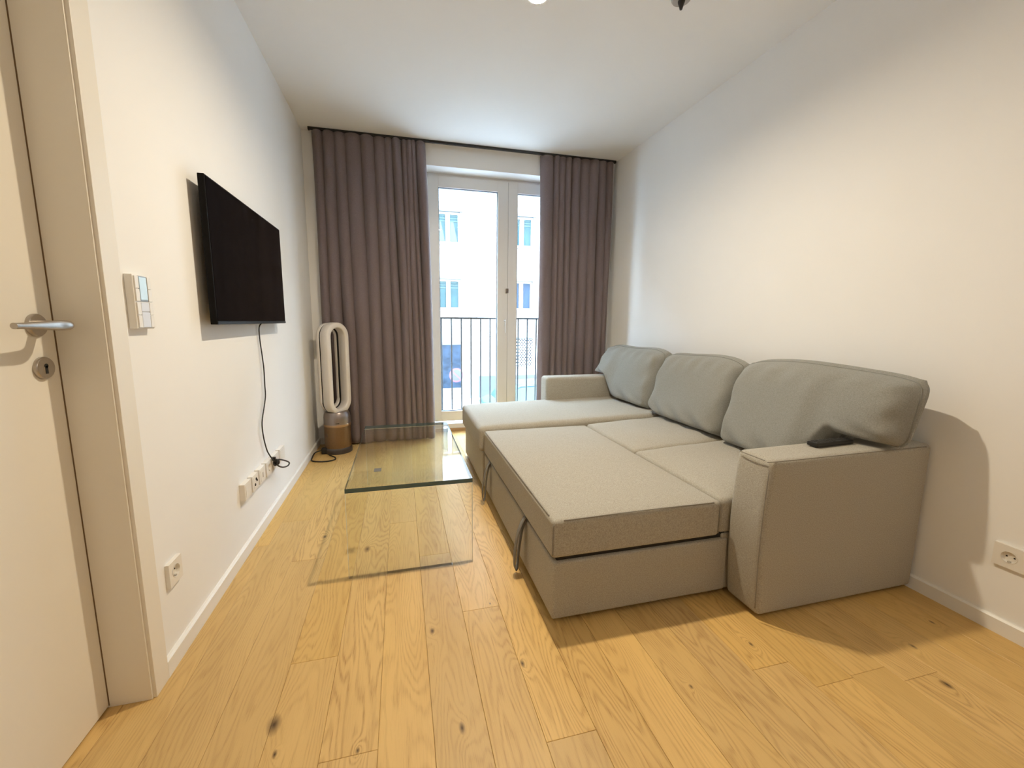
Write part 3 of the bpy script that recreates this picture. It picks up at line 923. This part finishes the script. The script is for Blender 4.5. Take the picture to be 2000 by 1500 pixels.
# pulled-out section
part('pull_out_base', (1.244, 1.242, 0.022), (1.990, 2.466, 0.246), 0.010, 8)
part('pull_out_gap_shade', (1.262, 1.258, 0.235), (1.985, 2.45, 0.272), 0.004, 4, None, black_plastic)  # black inset box stands in for the shade in the gap below the seat
def pull_def(p, u, v, w):
    p = Vector(p)
    if w > 0.4:
        k = max(0, (1 - (2 * u - 1) ** 6)) * max(0, (1 - (2 * v - 1) ** 6))
        p.z += 0.010 * k
        # soft creases across the middle, where the two halves are joined
        p.z -= 0.007 * math.exp(-((p.y - (1.867 - SO.y)) / 0.018) ** 2) * max(0, (u - 0.15)) * 1.2
        p.z += 0.0022 * math.sin(70 * p.y + 6 * p.x) * math.exp(-((u - 0.28) / 0.25) ** 2) * math.exp(-((v - 0.72) / 0.2) ** 2)
    return p
po = part('pull_out_seat', (1.237, 1.240, 0.262), (1.943, 2.454, 0.406), 0.016, 26, pull_def)
# seams along the upper edges of the pulled-out seat
def seam(pts, r=0.0022, par=None, m=None):
    return obj('seam', tube(bmesh.new(), [Vector(p) - SO for p in spline(pts, 5)], r, 6), m or seam_fab, par or sofa, smooth=True)
seam([(1.242, 1.29, 0.4035), (1.2415, 1.60, 0.4065), (1.2415, 2.0, 0.4065), (1.242, 2.42, 0.4035)], par=po)
seam([(1.28, 1.245, 0.4035), (1.50, 1.244, 0.4065), (1.70, 1.244, 0.4065), (1.91, 1.245, 0.4035)], par=po)
seam([(1.240, 1.243, 0.39), (1.2395, 1.2425, 0.33), (1.240, 1.243, 0.275)], par=po)
seam([(1.936, 1.241, 0.39), (1.937, 1.2395, 0.33), (1.936, 1.241, 0.275)], par=po)
arm_seams = [
    [(1.985, 1.100, 0.612), (2.10, 1.091, 0.6155), (2.40, 1.0905, 0.618), (2.75, 1.092, 0.619)],
    [(1.989, 1.0935, 0.585), (1.981, 1.0925, 0.42), (1.980, 1.0925, 0.25), (1.988, 1.0935, 0.05)],
    [(1.990, 1.115, 0.6135), (1.987, 1.17, 0.6145), (1.990, 1.225, 0.6135)]]
for q in arm_seams: seam(q, 0.0018)
# pull straps
def strap(y, dy):
    a = [(1.240, y, 0.262), (1.222, y - 0.003, 0.235), (1.205, y - 0.008, 0.19), (1.192, y - 0.012, 0.12), (1.190, y - 0.012, 0.06), (1.196, y - 0.006, 0.028), (1.207, y, 0.04),
         (1.214, y + 0.002, 0.12), (1.226, y + 0.002, 0.20), (1.240, y + 0.001, 0.250)]
    pts = [Vector(p) - SO for p in spline(a, 5)]
    bm = bmesh.new()
    hw = 0.014
    L_ = [bm.verts.new(p + Vector((0, -hw, 0))) for p in pts]
    R_ = [bm.verts.new(p + Vector((0, hw, 0))) for p in pts]
    for i in range(len(pts) - 1):
        bm.faces.new((L_[i], R_[i], R_[i + 1], L_[i + 1]))
    o = obj('pull_strap', bm, mat('strap_webbing', (0.20, 0.185, 0.165), 0.95, var=0.15, vscale=90), sofa, smooth=True)
    s = o.modifiers.new('thickness', 'SOLIDIFY'); s.thickness = 0.003; s.offset = 0
strap(2.275, 0); strap(1.568, 0)
for x, y in ((1.33, 1.33), (1.85, 1.33), (1.33, 2.35), (1.32, 3.05), (2.6, 3.05), (2.1, 1.17), (2.72, 1.17)):
    bm = bmesh.new(); lathe(bm, [(0.02, 0.0), (0.022, 0.03), (0, 0.03)], 16, Vector((x, y, 0)) - SO)
    obj('foot', bm, black_plastic, sofa)

# ---- loose back cushions
def back_cushion(label, y0, y1, z_low, ztop, xb, lean, thick, seed, sag=0.0, pinch=None):
    """pillow leaning on the wall; z_low(y) gives the resting height under it"""
    rnd = random.Random(seed)
    root = empty('back_cushion', (xb, (y0 + y1) / 2, z_low((y0 + y1) / 2)))
    tag(root, label, 'cushion')
    NU, NW, NT = 44, 34, 6
    bm = bmesh.new()
    ph = [rnd.uniform(0, 6) for _ in range(8)]
    def surf(u, w, side):
        # rounded-rectangle outline of the pillow
        a_, b_ = 2 * u - 1, 2 * w - 1
        y = (y0 + y1) / 2 + (y1 - y0) / 2 * a_ * (1 - 0.055 * abs(b_) ** 7)
        zl = z_low(y)
        topc = ztop - sag * (2 * u - 1) ** 2 - 0.012 * abs(2 * u - 1) ** 6 + 0.006 * math.sin(7 * u + ph[0])
        w2 = 0.5 + 0.5 * b_ * (1 - (0.06 if b_ > 0 else 0.0) * abs(a_) ** 7)
        z = zl + (topc - zl) * w2
        eu = 1 - abs(2 * u - 1) ** 7
        ew = 1 - abs(2 * w - 1) ** 5
        t = thick * (0.52 + 0.48 * (max(eu, 0) ** 0.55) * (max(ew, 0) ** 0.6))
        edge = min(1, max(0, min(u, 1 - u) / 0.05)) * min(1, max(0, min(w, 1 - w) / 0.06))
        t *= 0.60 + 0.40 * edge ** 0.5
        t *= (1.08 - 0.22 * w)
        wr = 0.006 * math.sin(38 * u + 9 * w + ph[1]) * math.exp(-((w - 0.93) / 0.12) ** 2) \
           + 0.010 * math.sin(24 * u - 16 * w + ph[2]) * math.exp(-((w - 0.10) / 0.12) ** 2) \
           + 0.007 * math.sin(14 * w + 5 * u + ph[3]) * math.exp(-((abs(2 * u - 1) - 0.92) / 0.10) ** 2) \
           + 0.004 * math.sin(6 * u + 5 * w + ph[4])
        xc = xb + lean * w
        pk = pinch(y) * (1 - 0.75 * w) if pinch else 0.0
        x = xc + (-(t * 0.62 + wr * edge) + pk if side < 0 else t * 0.38)
        return Vector((min(x, W - 0.008), y, z))
    grid = {}
    for side in (-1, 1):
        for i in range(NU + 1):
            for j in range(NW + 1):
                # gather points towards the rim so the edge turns crisply
                u = 0.5 - 0.5 * math.cos(PI * i / NU); w = 0.5 - 0.5 * math.cos(PI * j / NW)
                u = 0.5 * u + 0.5 * i / NU; w = 0.5 * w + 0.5 * j / NW
                grid[side, i, j] = bm.verts.new(surf(u, w, side) - root.location)
    for side in (-1, 1):
        for i in range(NU):
            for j in range(NW):
                bm.faces.new((grid[side, i, j], grid[side, i + 1, j], grid[side, i + 1, j + 1], grid[side, i, j + 1]))
    rim = [(i, 0) for i in range(NU)] + [(NU, j) for j in range(NW)] + [(i, NW) for i in range(NU, 0, -1)] + [(0, j) for j in range(NW, 0, -1)]
    m = len(rim)
    # gusset: bulging side strip between the two faces
    NG = 5
    strips = []
    cu = Vector((0, (y0 + y1) / 2, (z_low((y0 + y1) / 2) + ztop) / 2))
    for g in range(NG + 1):
        t = g / NG
        row = []
        for (i, j) in rim:
            a, b = grid[-1, i, j].co, grid[1, i, j].co
            if g == 0: row.append(grid[-1, i, j]); continue
            if g == NG: row.append(grid[1, i, j]); continue
            p = a.lerp(b, t)
            oy = -1 if i == 0 else (1 if i == NU else 0)
            oz = 1 if j == NW else 0
            bulge = 0.011 * math.sin(PI * t)
            row.append(bm.verts.new(p + Vector((0, oy * bulge, oz * bulge))))
        strips.append(row)
    for A, C in zip(strips, strips[1:]):
        for k in range(m):
            bm.faces.new((A[k], A[(k + 1) % m], C[(k + 1) % m], C[k]))
    front = [grid[-1, i, j].co.copy() for (i, j) in rim]
    body = obj('cover', bm, cushion_fab, root, smooth=True)
    obj('seam', tube(bmesh.new(), [p + Vector((-0.001, 0, 0)) for p in front], 0.0025, 6, True), mat('cushion_seam', (0.22, 0.22, 0.205), 0.95, var=0.1, vscale=80), root, smooth=True)
    return root
def sm(a, b, x):
    t = min(1, max(0, (x - a) / (b - a))); return t * t * (3 - 2 * t)
back_cushion('grey back cushion beside the curtain, resting over the low armrest', 2.545, 3.335, lambda y: 0.470 + 0.180 * sm(2.99, 3.115, y), 0.895, 2.545, 0.105, 0.22, 1, 0.004)
back_cushion('grey square back cushion in the middle of the three', 1.848, 2.520, lambda y: 0.456 + 0.016 * sm(2.38, 2.45, y), 0.890, 2.545, 0.105, 0.21, 2, 0.003)
back_cushion('grey back cushion slumped over the armrest with the remote control', 1.050, 1.823, lambda y: 0.450 + 0.187 * sm(1.355, 1.265, y), 0.910, 2.530, 0.105, 0.24, 5, 0.006, lambda y: 0.085 * sm(1.40, 1.27, y))

# ---- remote control on the armrest
rc = empty('remote_control', (2.385, 1.188, 0.6245), math.radians(2)); tag(rc, 'slim black remote control lying on the sofa armrest', 'remote control')
obj('body', B((-0.098, -0.021, 0), (0.098, 0.021, 0.017), 0.005), black_plastic, rc)
rb = mat('remote_button_rubber', (0.03, 0.03, 0.03), 0.6, var=0.1, vscale=40)
for i in range(5):
    for j in range(3):
        obj('button', B((-0.085 + i * 0.02, -0.014 + j * 0.011, 0.0165), (-0.073 + i * 0.02, -0.008 + j * 0.011, 0.0182), 0.0008), rb, rc)
bm = bmesh.new(); lathe(bm, [(0.014, 0.0165), (0.014, 0.0185), (0.007, 0.0185), (0.007, 0.0175), (0, 0.0175)], 24, (0.055, 0, 0))
obj('navigation_ring', bm, rb, rc)

# ================================================================ outside
# ---- railing of the french balcony
rl = empty('balcony_railing', (1.78, 4.20, 0)); tag(rl, 'thin grey metal balcony railing outside the french window', 'railing')
iron = mat('grey_painted_iron', (0.032, 0.034, 0.036), 0.5, metal=0.3, var=0.05, vscale=30)
obj('top_rail', B((-0.86, -0.014, 1.124), (0.86, 0.014, 1.141), 0.001), iron, rl)
obj('bottom_rail', B((-0.86, -0.010, 0.080), (0.86, 0.010, 0.090), 0.001), iron, rl)
x = 1.146 - 0.103 * 2
first = None
while x < 2.62:
    if first is None:
        bm = bmesh.new(); lathe(bm, [(0.008, 0.085), (0.008, 1.132)], 10)
        first = auto_smooth(obj('bar', bm, iron, rl)); first.location = (x - 1.78, 0, 0)
    else:
        c = first.copy(); COL.objects.link(c); c.parent = rl; c.location = (x - 1.78, 0, 0)
    x += 0.103
for s in (-0.86, 0.86):
    obj('wall_bracket', B((s - 0.006, -0.09, 1.10), (s + 0.006, 0.012, 1.136), 0.001), iron, rl)
    obj('wall_bracket', B((s - 0.006, -0.09, 0.075), (s + 0.006, 0.012, 0.100), 0.001), iron, rl)

# ---- street
ST = -2.33
struct('street', B((-40, 4.06, ST - 0.3), (50, 14.2, ST)), mat('asphalt', (0.36, 0.365, 0.37), 0.9, var=0.12, vscale=3, bump=0.2, bscale=60), 'grey asphalt street below the window', 'street')
struct('pavement', B((-40, 14.2, ST - 0.3), (50, 17.05, ST + 0.12)), mat('pavement_concrete', (0.50, 0.50, 0.50), 0.9, var=0.08, vscale=4), 'pale pavement along the opposite house', 'pavement')

# ---- house opposite
FY = 17.0
house = empty('apartment_building', (4.0, FY, ST)); tag(house, 'pale plastered apartment building across the street', 'building')
HO = house.location
plaster = mat('pale_plaster', (0.14, 0.139, 0.136), 0.95, var=0.05, vscale=2.2, bump=0.3, bscale=30)
plaster2 = mat('pale_plaster_band', (0.12, 0.12, 0.12), 0.9, var=0.03, vscale=2)
plinth_m = mat('grey_blue_plinth', (0.026, 0.032, 0.046), 0.85, var=0.15, vscale=8)
frame_m = mat('white_casement_paint', (0.15, 0.153, 0.153), 0.5, var=0.03, vscale=5)
pane_t = mat('teal_window_pane', (0.012, 0.026, 0.028), 0.5, var=0.35, vscale=2.5, spec=0.1)
pane_b = mat('blue_window_pane', (0.009, 0.017, 0.029), 0.5, var=0.3, vscale=2.5, spec=0.1)
blind_m = mat('teal_roller_blind', (0.007, 0.02, 0.02), 0.8, var=0.1, vscale=10)
drape_m = mat('pale_drape', (0.024, 0.032, 0.033), 0.9, var=0.15, vscale=6)
shop_m = mat('shop_glass', (0.009, 0.016, 0.027), 0.5, var=1.0, vscale=5.5, spec=0.1)
lattice_m = mat('lattice_iron', (0.24, 0.25, 0.255), 0.6, var=0.05, vscale=20)
def hb(bm, lo, hi, bev=0): return box(bm, Vector(lo) - HO, Vector(hi) - HO, bev)
XL, XR, ZT = -24.0, 34.0, 12.6
cols = [2.71 + 3.15 * i for i in range(-7, 9)]
rows_ = [(1.58, 2.82), (4.24, 5.48), (6.95, 8.15), (9.65, 10.85)]
WW = 1.0
# wall built round its openings: horizontal bands, then piers between windows
openings = {}
bm = bmesh.new()
TH = 0.35
zs = [ST]
shop = (2.22, 3.31, ST + 0.12, 0.22)
lat = (5.62, 6.41, -0.85, 0.36)
zcur = 0.37
hb(bm, (XL, FY, zcur), (XR, FY + TH, rows_[0][0]))
for i, (za, zb) in enumerate(rows_):
    xs = XL
    for c in cols:
        hb(bm, (xs, FY, za), (c - WW / 2, FY + TH, zb)); xs = c + WW / 2
    hb(bm, (xs, FY, za), (XR, FY + TH, zb))
    nz = rows_[i + 1][0] if i + 1 < len(rows_) else ZT
    hb(bm, (XL, FY, zb), (XR, FY + TH, nz))
hb(bm, (XL, FY, ST), (shop[0], FY + TH, 0.37))
hb(bm, (shop[0], FY, shop[3]), (shop[1], FY + TH, 0.37))
hb(bm, (shop[1], FY, ST), (lat[0], FY + TH, 0.37))
hb(bm, (lat[0], FY, ST), (lat[1], FY + TH, lat[2]))
hb(bm, (lat[1], FY, ST), (XR, FY + TH, 0.37))
obj('facade_wall', bm, plaster, house)
obj('plinth', hb(bmesh.new(), (3.985, FY - 0.05, ST + 0.10), (XR, FY + 0.01, -1.25)), plinth_m, house)
obj('roof', hb(bmesh.new(), (XL, FY - 0.5, ZT), (XR, FY + 8.0, ZT + 0.35)), mat('grey_roof', (0.30, 0.29, 0.29), 0.8, var=0.1, vscale=3), house)
obj('rear_wall', hb(bmesh.new(), (XL, FY + 7.6, ST), (XR, FY + 7.9, ZT)), plaster, house)
def casement(c, za, zb, kind):
    x0, x1 = c - WW / 2, c + WW / 2
    y0 = FY + 0.10
    bm = bmesh.new()
    for lo, hi in (((x0, y0, za), (x0 + 0.08, y0 + 0.07, zb)), ((x1 - 0.08, y0, za), (x1, y0 + 0.07, zb)), ((x0 + 0.08, y0, za), (x1 - 0.08, y0 + 0.07, za + 0.09)),
                   ((x0 + 0.08, y0, zb - 0.08), (x1 - 0.08, y0 + 0.07, zb)), ((c - 0.09, y0 - 0.02, za + 0.09), (c + 0.09, y0 + 0.07, zb - 0.08))):
        hb(bm, lo, hi)
    wdw = obj('window', bm, frame_m, house)
    for a, b in ((x0 + 0.08, c - 0.09), (c + 0.09, x1 - 0.08)):
        obj('pane', hb(bmesh.new(), (a, y0 + 0.03, za + 0.09), (b, y0 + 0.05, zb - 0.08)), pane_b if kind == 'b' else pane_t, wdw)
        if kind in ('t', 'd'):
            for q in range(3):
                z = zb - 0.10 - q * 0.11
                obj('blind_slat', hb(bmesh.new(), (a, y0 + 0.012, z - 0.05), (b, y0 + 0.026, z)), blind_m, wdw)
        if kind == 'd':
            bmd = bmesh.new()
            prism(bmd, [(a - HO.x, za + 0.1 - HO.z), (b - HO.x - 0.02, za + 0.1 - HO.z), (a + (b - a) * 0.45 - HO.x, zb - 0.35 - HO.z), (a - HO.x, zb - 0.35 - HO.z)], y0 + 0.016 - HO.y, y0 + 0.026 - HO.y, 'y')
            obj('drape', bmd, drape_m, wdw)
    obj('sill', hb(bmesh.new(), (x0 - 0.10, FY - 0.07, za - 0.06), (x1 + 0.10, FY + 0.10, za)), plaster2, wdw)
    obj('lintel', hb(bmesh.new(), (x0 - 0.10, FY - 0.08, zb), (x1 + 0.10, FY + 0.02, zb + 0.08)), mat('grey_lintel_metal', (0.026, 0.031, 0.034), 0.6, var=0.05, vscale=10), wdw)
for i, (za, zb) in enumerate(rows_):
    for k, c in enumerate(cols):
        if not (-3 < c < 10): 
            if i > 1: continue
        kd = 't'
        if i == 1 and abs(c - 2.71) < 0.1: kd = 'd'
        if i == 0 and abs(c - 5.86) < 0.1: kd = 'b'
        casement(c, za, zb, kd)
sf = bmesh.new()
hb(sf, (shop[0], FY + 0.05, shop[2]), (shop[0] + 0.08, FY + 0.13, shop[3]))
hb(sf, (shop[1] - 0.10, FY + 0.05, shop[2]), (shop[1], FY + 0.13, shop[3]))
hb(sf, (shop[0] + 0.08, FY + 0.05, shop[3] - 0.10), (shop[1] - 0.10, FY + 0.13, shop[3]))
hb(sf, (shop[0] + 0.08, FY + 0.05, shop[2]), (shop[1] - 0.10, FY + 0.13, -1.75))
sfo = obj('shop_window', sf, frame_m, house)
obj('pane', hb(bmesh.new(), (shop[0] + 0.08, FY + 0.08, -1.75), (shop[1] - 0.10, FY + 0.10, shop[3] - 0.10)), shop_m, sfo)
lo_ = bmesh.new()
hb(lo_, (lat[0], FY + 0.12, lat[2]), (lat[1], FY + 0.16, lat[3]))
lw = obj('cellar_window', lo_, pane_b, house)
lb = bmesh.new()
n = 9
for k in range(-n, n + 8):
    for s in (-1, 1):
        # diagonal bars clipped to the opening
        pts = []
        for t in [q / 40 for q in range(41)]:
            xx = lat[0] + (lat[1] - lat[0]) * t
            zz = lat[2] + (k * 0.15) + s * (xx - lat[0]) * 1.25 + (0 if s > 0 else 0.0)
            if lat[2] <= zz <= lat[3]: pts.append((xx, zz))
        if len(pts) > 1:
            tube(lb, [Vector((pts[0][0], FY + 0.05, pts[0][1])) - HO, Vector((pts[-1][0], FY + 0.05, pts[-1][1])) - HO], 0.020, 5)
obj('lattice_grille', lb, lattice_m, lw)
obj('sill', hb(bmesh.new(), (lat[0] - 0.1, FY - 0.06, lat[2] - 0.07), (lat[1] + 0.06, FY + 0.12, lat[2])), plaster2, lw)
obj('lintel', hb(bmesh.new(), (lat[0] - 0.1, FY - 0.06, lat[3]), (lat[1] + 0.06, FY + 0.02, lat[3] + 0.05)), MATS['grey_lintel_metal'], lw)
obj('drainpipe', tube(bmesh.new(), [Vector((3.875, FY - 0.06, 1.05)) - HO, Vector((3.875, FY - 0.06, ZT)) - HO], 0.028, 10), mat('grey_drainpipe', (0.03, 0.03, 0.033), 0.6, var=0.05, vscale=10), house)
npl = obj('number_plate', hb(bmesh.new(), (4.34, FY - 0.03, 0.44), (4.60, FY - 0.005, 0.66), 0.005), frame_m, house)
bm = bmesh.new()
for lo, hi in (((4.35, FY - 0.034, 0.45), (4.37, FY - 0.029, 0.65)), ((4.57, FY - 0.034, 0.45), (4.59, FY - 0.029, 0.65)), ((4.35, FY - 0.034, 0.63), (4.59, FY - 0.029, 0.65)), ((4.35, FY - 0.034, 0.45), (4.59, FY - 0.029, 0.47))):
    hb(bm, lo, hi)
obj('plate_border', bm, pane_b, npl)
cb = spline([Vector((3.08, FY - 0.08, 4.86)) - HO, Vector((3.9, FY - 0.08, 4.78)) - HO, Vector((4.75, FY - 0.08, 4.74)) - HO], 6)
obj('facade_cable', tube(bmesh.new(), cb, 0.014, 6), iron, house)

# ---- no-stopping sign in front of the shop
sg = empty('parking_sign', (2.52, 13.4, ST)); tag(sg, 'round blue and red no-parking sign on a thin pole', 'sign')
obj('pole', tube(bmesh.new(), [(0.20, 0.02, 0), (0.20, 0.02, 1.95)], 0.028, 10), mat('galvanised_pole', (0.5, 0.5, 0.5), 0.4, metal=0.8, var=0.05, vscale=20), sg)
sz = 1.63
bm = bmesh.new(); lathe(bm, [(0.24, -0.012), (0.24, 0.0), (0, 0.0)], 40, (0, 0, sz), 'y')
dsk = obj('sign_disc', bm, mat('sign_blue', (0.006, 0.007, 0.036), 0.4, var=0.05, vscale=20), sg)
bm = bmesh.new()
n = 40
rr = [[bm.verts.new((r * math.cos(2 * PI * k / n), y, sz + r * math.sin(2 * PI * k / n))) for k in range(n)] for r, y in ((0.24, -0.013), (0.24, -0.016), (0.19, -0.016), (0.19, -0.013))]
for i in range(4):
    for k in range(n):
        bm.faces.new((rr[i][k], rr[i][(k + 1) % n], rr[(i + 1) % 4][(k + 1) % n], rr[(i + 1) % 4][k]))
sred = mat('sign_red', (0.055, 0.004, 0.018), 0.4, var=0.05, vscale=20)
obj('red_ring', bm, sred, dsk)
bm = bmesh.new(); box(bm, (-0.20, -0.016, -0.02), (0.20, -0.013, 0.02))
bmesh.ops.rotate(bm, verts=bm.verts, cent=(0, 0, 0), matrix=Matrix.Rotation(math.radians(45), 3, 'Y')); bmesh.ops.translate(bm, verts=bm.verts, vec=(0, 0, sz))
obj('red_bar', bm, sred, dsk)
obj('bracket', B((-0.02, 0.0, sz - 0.03), (0.23, 0.03, sz + 0.03), 0.004), MATS['galvanised_pole'], sg)

# ---- parked cars
def car(label, loc, paint, glassc):
    root = empty('parked_car', loc); tag(root, label, 'car')
    w = 0.87
    body = [(-2.1, 0.28), (2.05, 0.28), (2.12, 0.55), (2.02, 0.78), (1.15, 0.92), (-1.75, 0.98), (-2.08, 0.85), (-2.14, 0.55)]
    bm = prism(bmesh.new(), body, -w, w, 'y')
    bmesh.ops.bevel(bm, geom=list(bm.edges), offset=0.05, segments=3, affect='EDGES')
    auto_smooth(obj('body', bm, paint, root), 35)
    cab = [(-1.72, 0.95), (1.02, 0.93), (0.32, 1.38), (-0.25, 1.46), (-1.05, 1.43), (-1.55, 1.2)]
    bm = bmesh.new()
    lo = [bm.verts.new((a, -w + 0.06 + 0.20 * max(0, (b - 0.95) / 0.5), b)) for a, b in cab]
    hi = [bm.verts.new((a, w - 0.06 - 0.20 * max(0, (b - 0.95) / 0.5), b)) for a, b in cab]
    bm.faces.new(lo[::-1]); bm.faces.new(hi)
    for i in range(6): bm.faces.new((lo[i], lo[(i + 1) % 6], hi[(i + 1) % 6], hi[i]))
    bmesh.ops.bevel(bm, geom=list(bm.edges), offset=0.03, segments=2, affect='EDGES')
    auto_smooth(obj('windows', bm, glassc, root), 35)
    bm = bmesh.new()
    rp = [(0.30, 1.385), (-0.25, 1.465), (-1.05, 1.435), (-1.5, 1.23), (-1.5, 1.27), (-1.07, 1.475), (-0.25, 1.505), (0.36, 1.40)]
    prism(bm, rp, -w + 0.24, w - 0.24, 'y')
    obj('roof', bm, paint, root)
    for s in (-1, 1):
        bm = bmesh.new()
        for a, b in ((( -0.35, 0.95), (-0.30, 1.45)), ((-1.70, 0.95), (-1.45, 1.25)), ((1.0, 0.93), (0.33, 1.39))):
            pa = Vector((a[0], s * (w - 0.055 - 0.20 * max(0, (a[1] - 0.95) / 0.5)), a[1])); pb = Vector((b[0], s * (w - 0.055 - 0.20 * max(0, (b[1] - 0.95) / 0.5)), b[1]))
            tube(bm, [pa, pb], 0.035, 8)
        obj('pillars', bm, paint, root)
        for xx in (-1.35, 1.30):
            bm = bmesh.new(); lathe(bm, [(0.0, -0.10), (0.19, -0.10), (0.20, -0.11), (0.31, -0.10), (0.315, 0.0), (0.31, 0.10), (0.20, 0.11), (0.19, 0.10), (0, 0.10)], 28, (xx, s * (w - 0.08), 0.315), 'y')
            auto_smooth(obj('wheel', bm, black_plastic, root), 35)
        obj('mirror', B((0.72, s * (w + 0.06) - 0.09, 0.93), (0.84, s * (w + 0.06) + 0.09, 1.06), 0.03), paint, root)
    return root
car_white = mat('white_car_paint', (0.22, 0.23, 0.235), 0.3, var=0.02, vscale=5)
car_teal = mat('teal_car_paint', (0.012, 0.04, 0.043), 0.2, var=0.03, vscale=5)
car_glass = mat('car_window_glass', (0.02, 0.045, 0.06), 0.3, var=0.2, vscale=3, spec=0.2)
car('white parked car at the kerb below the no-parking sign', (0.95, 10.2, ST), car_white, car_glass)
car('teal parked car at the kerb before the blue-grey plinth', (5.35, 12.4, ST), car_teal, car_glass)
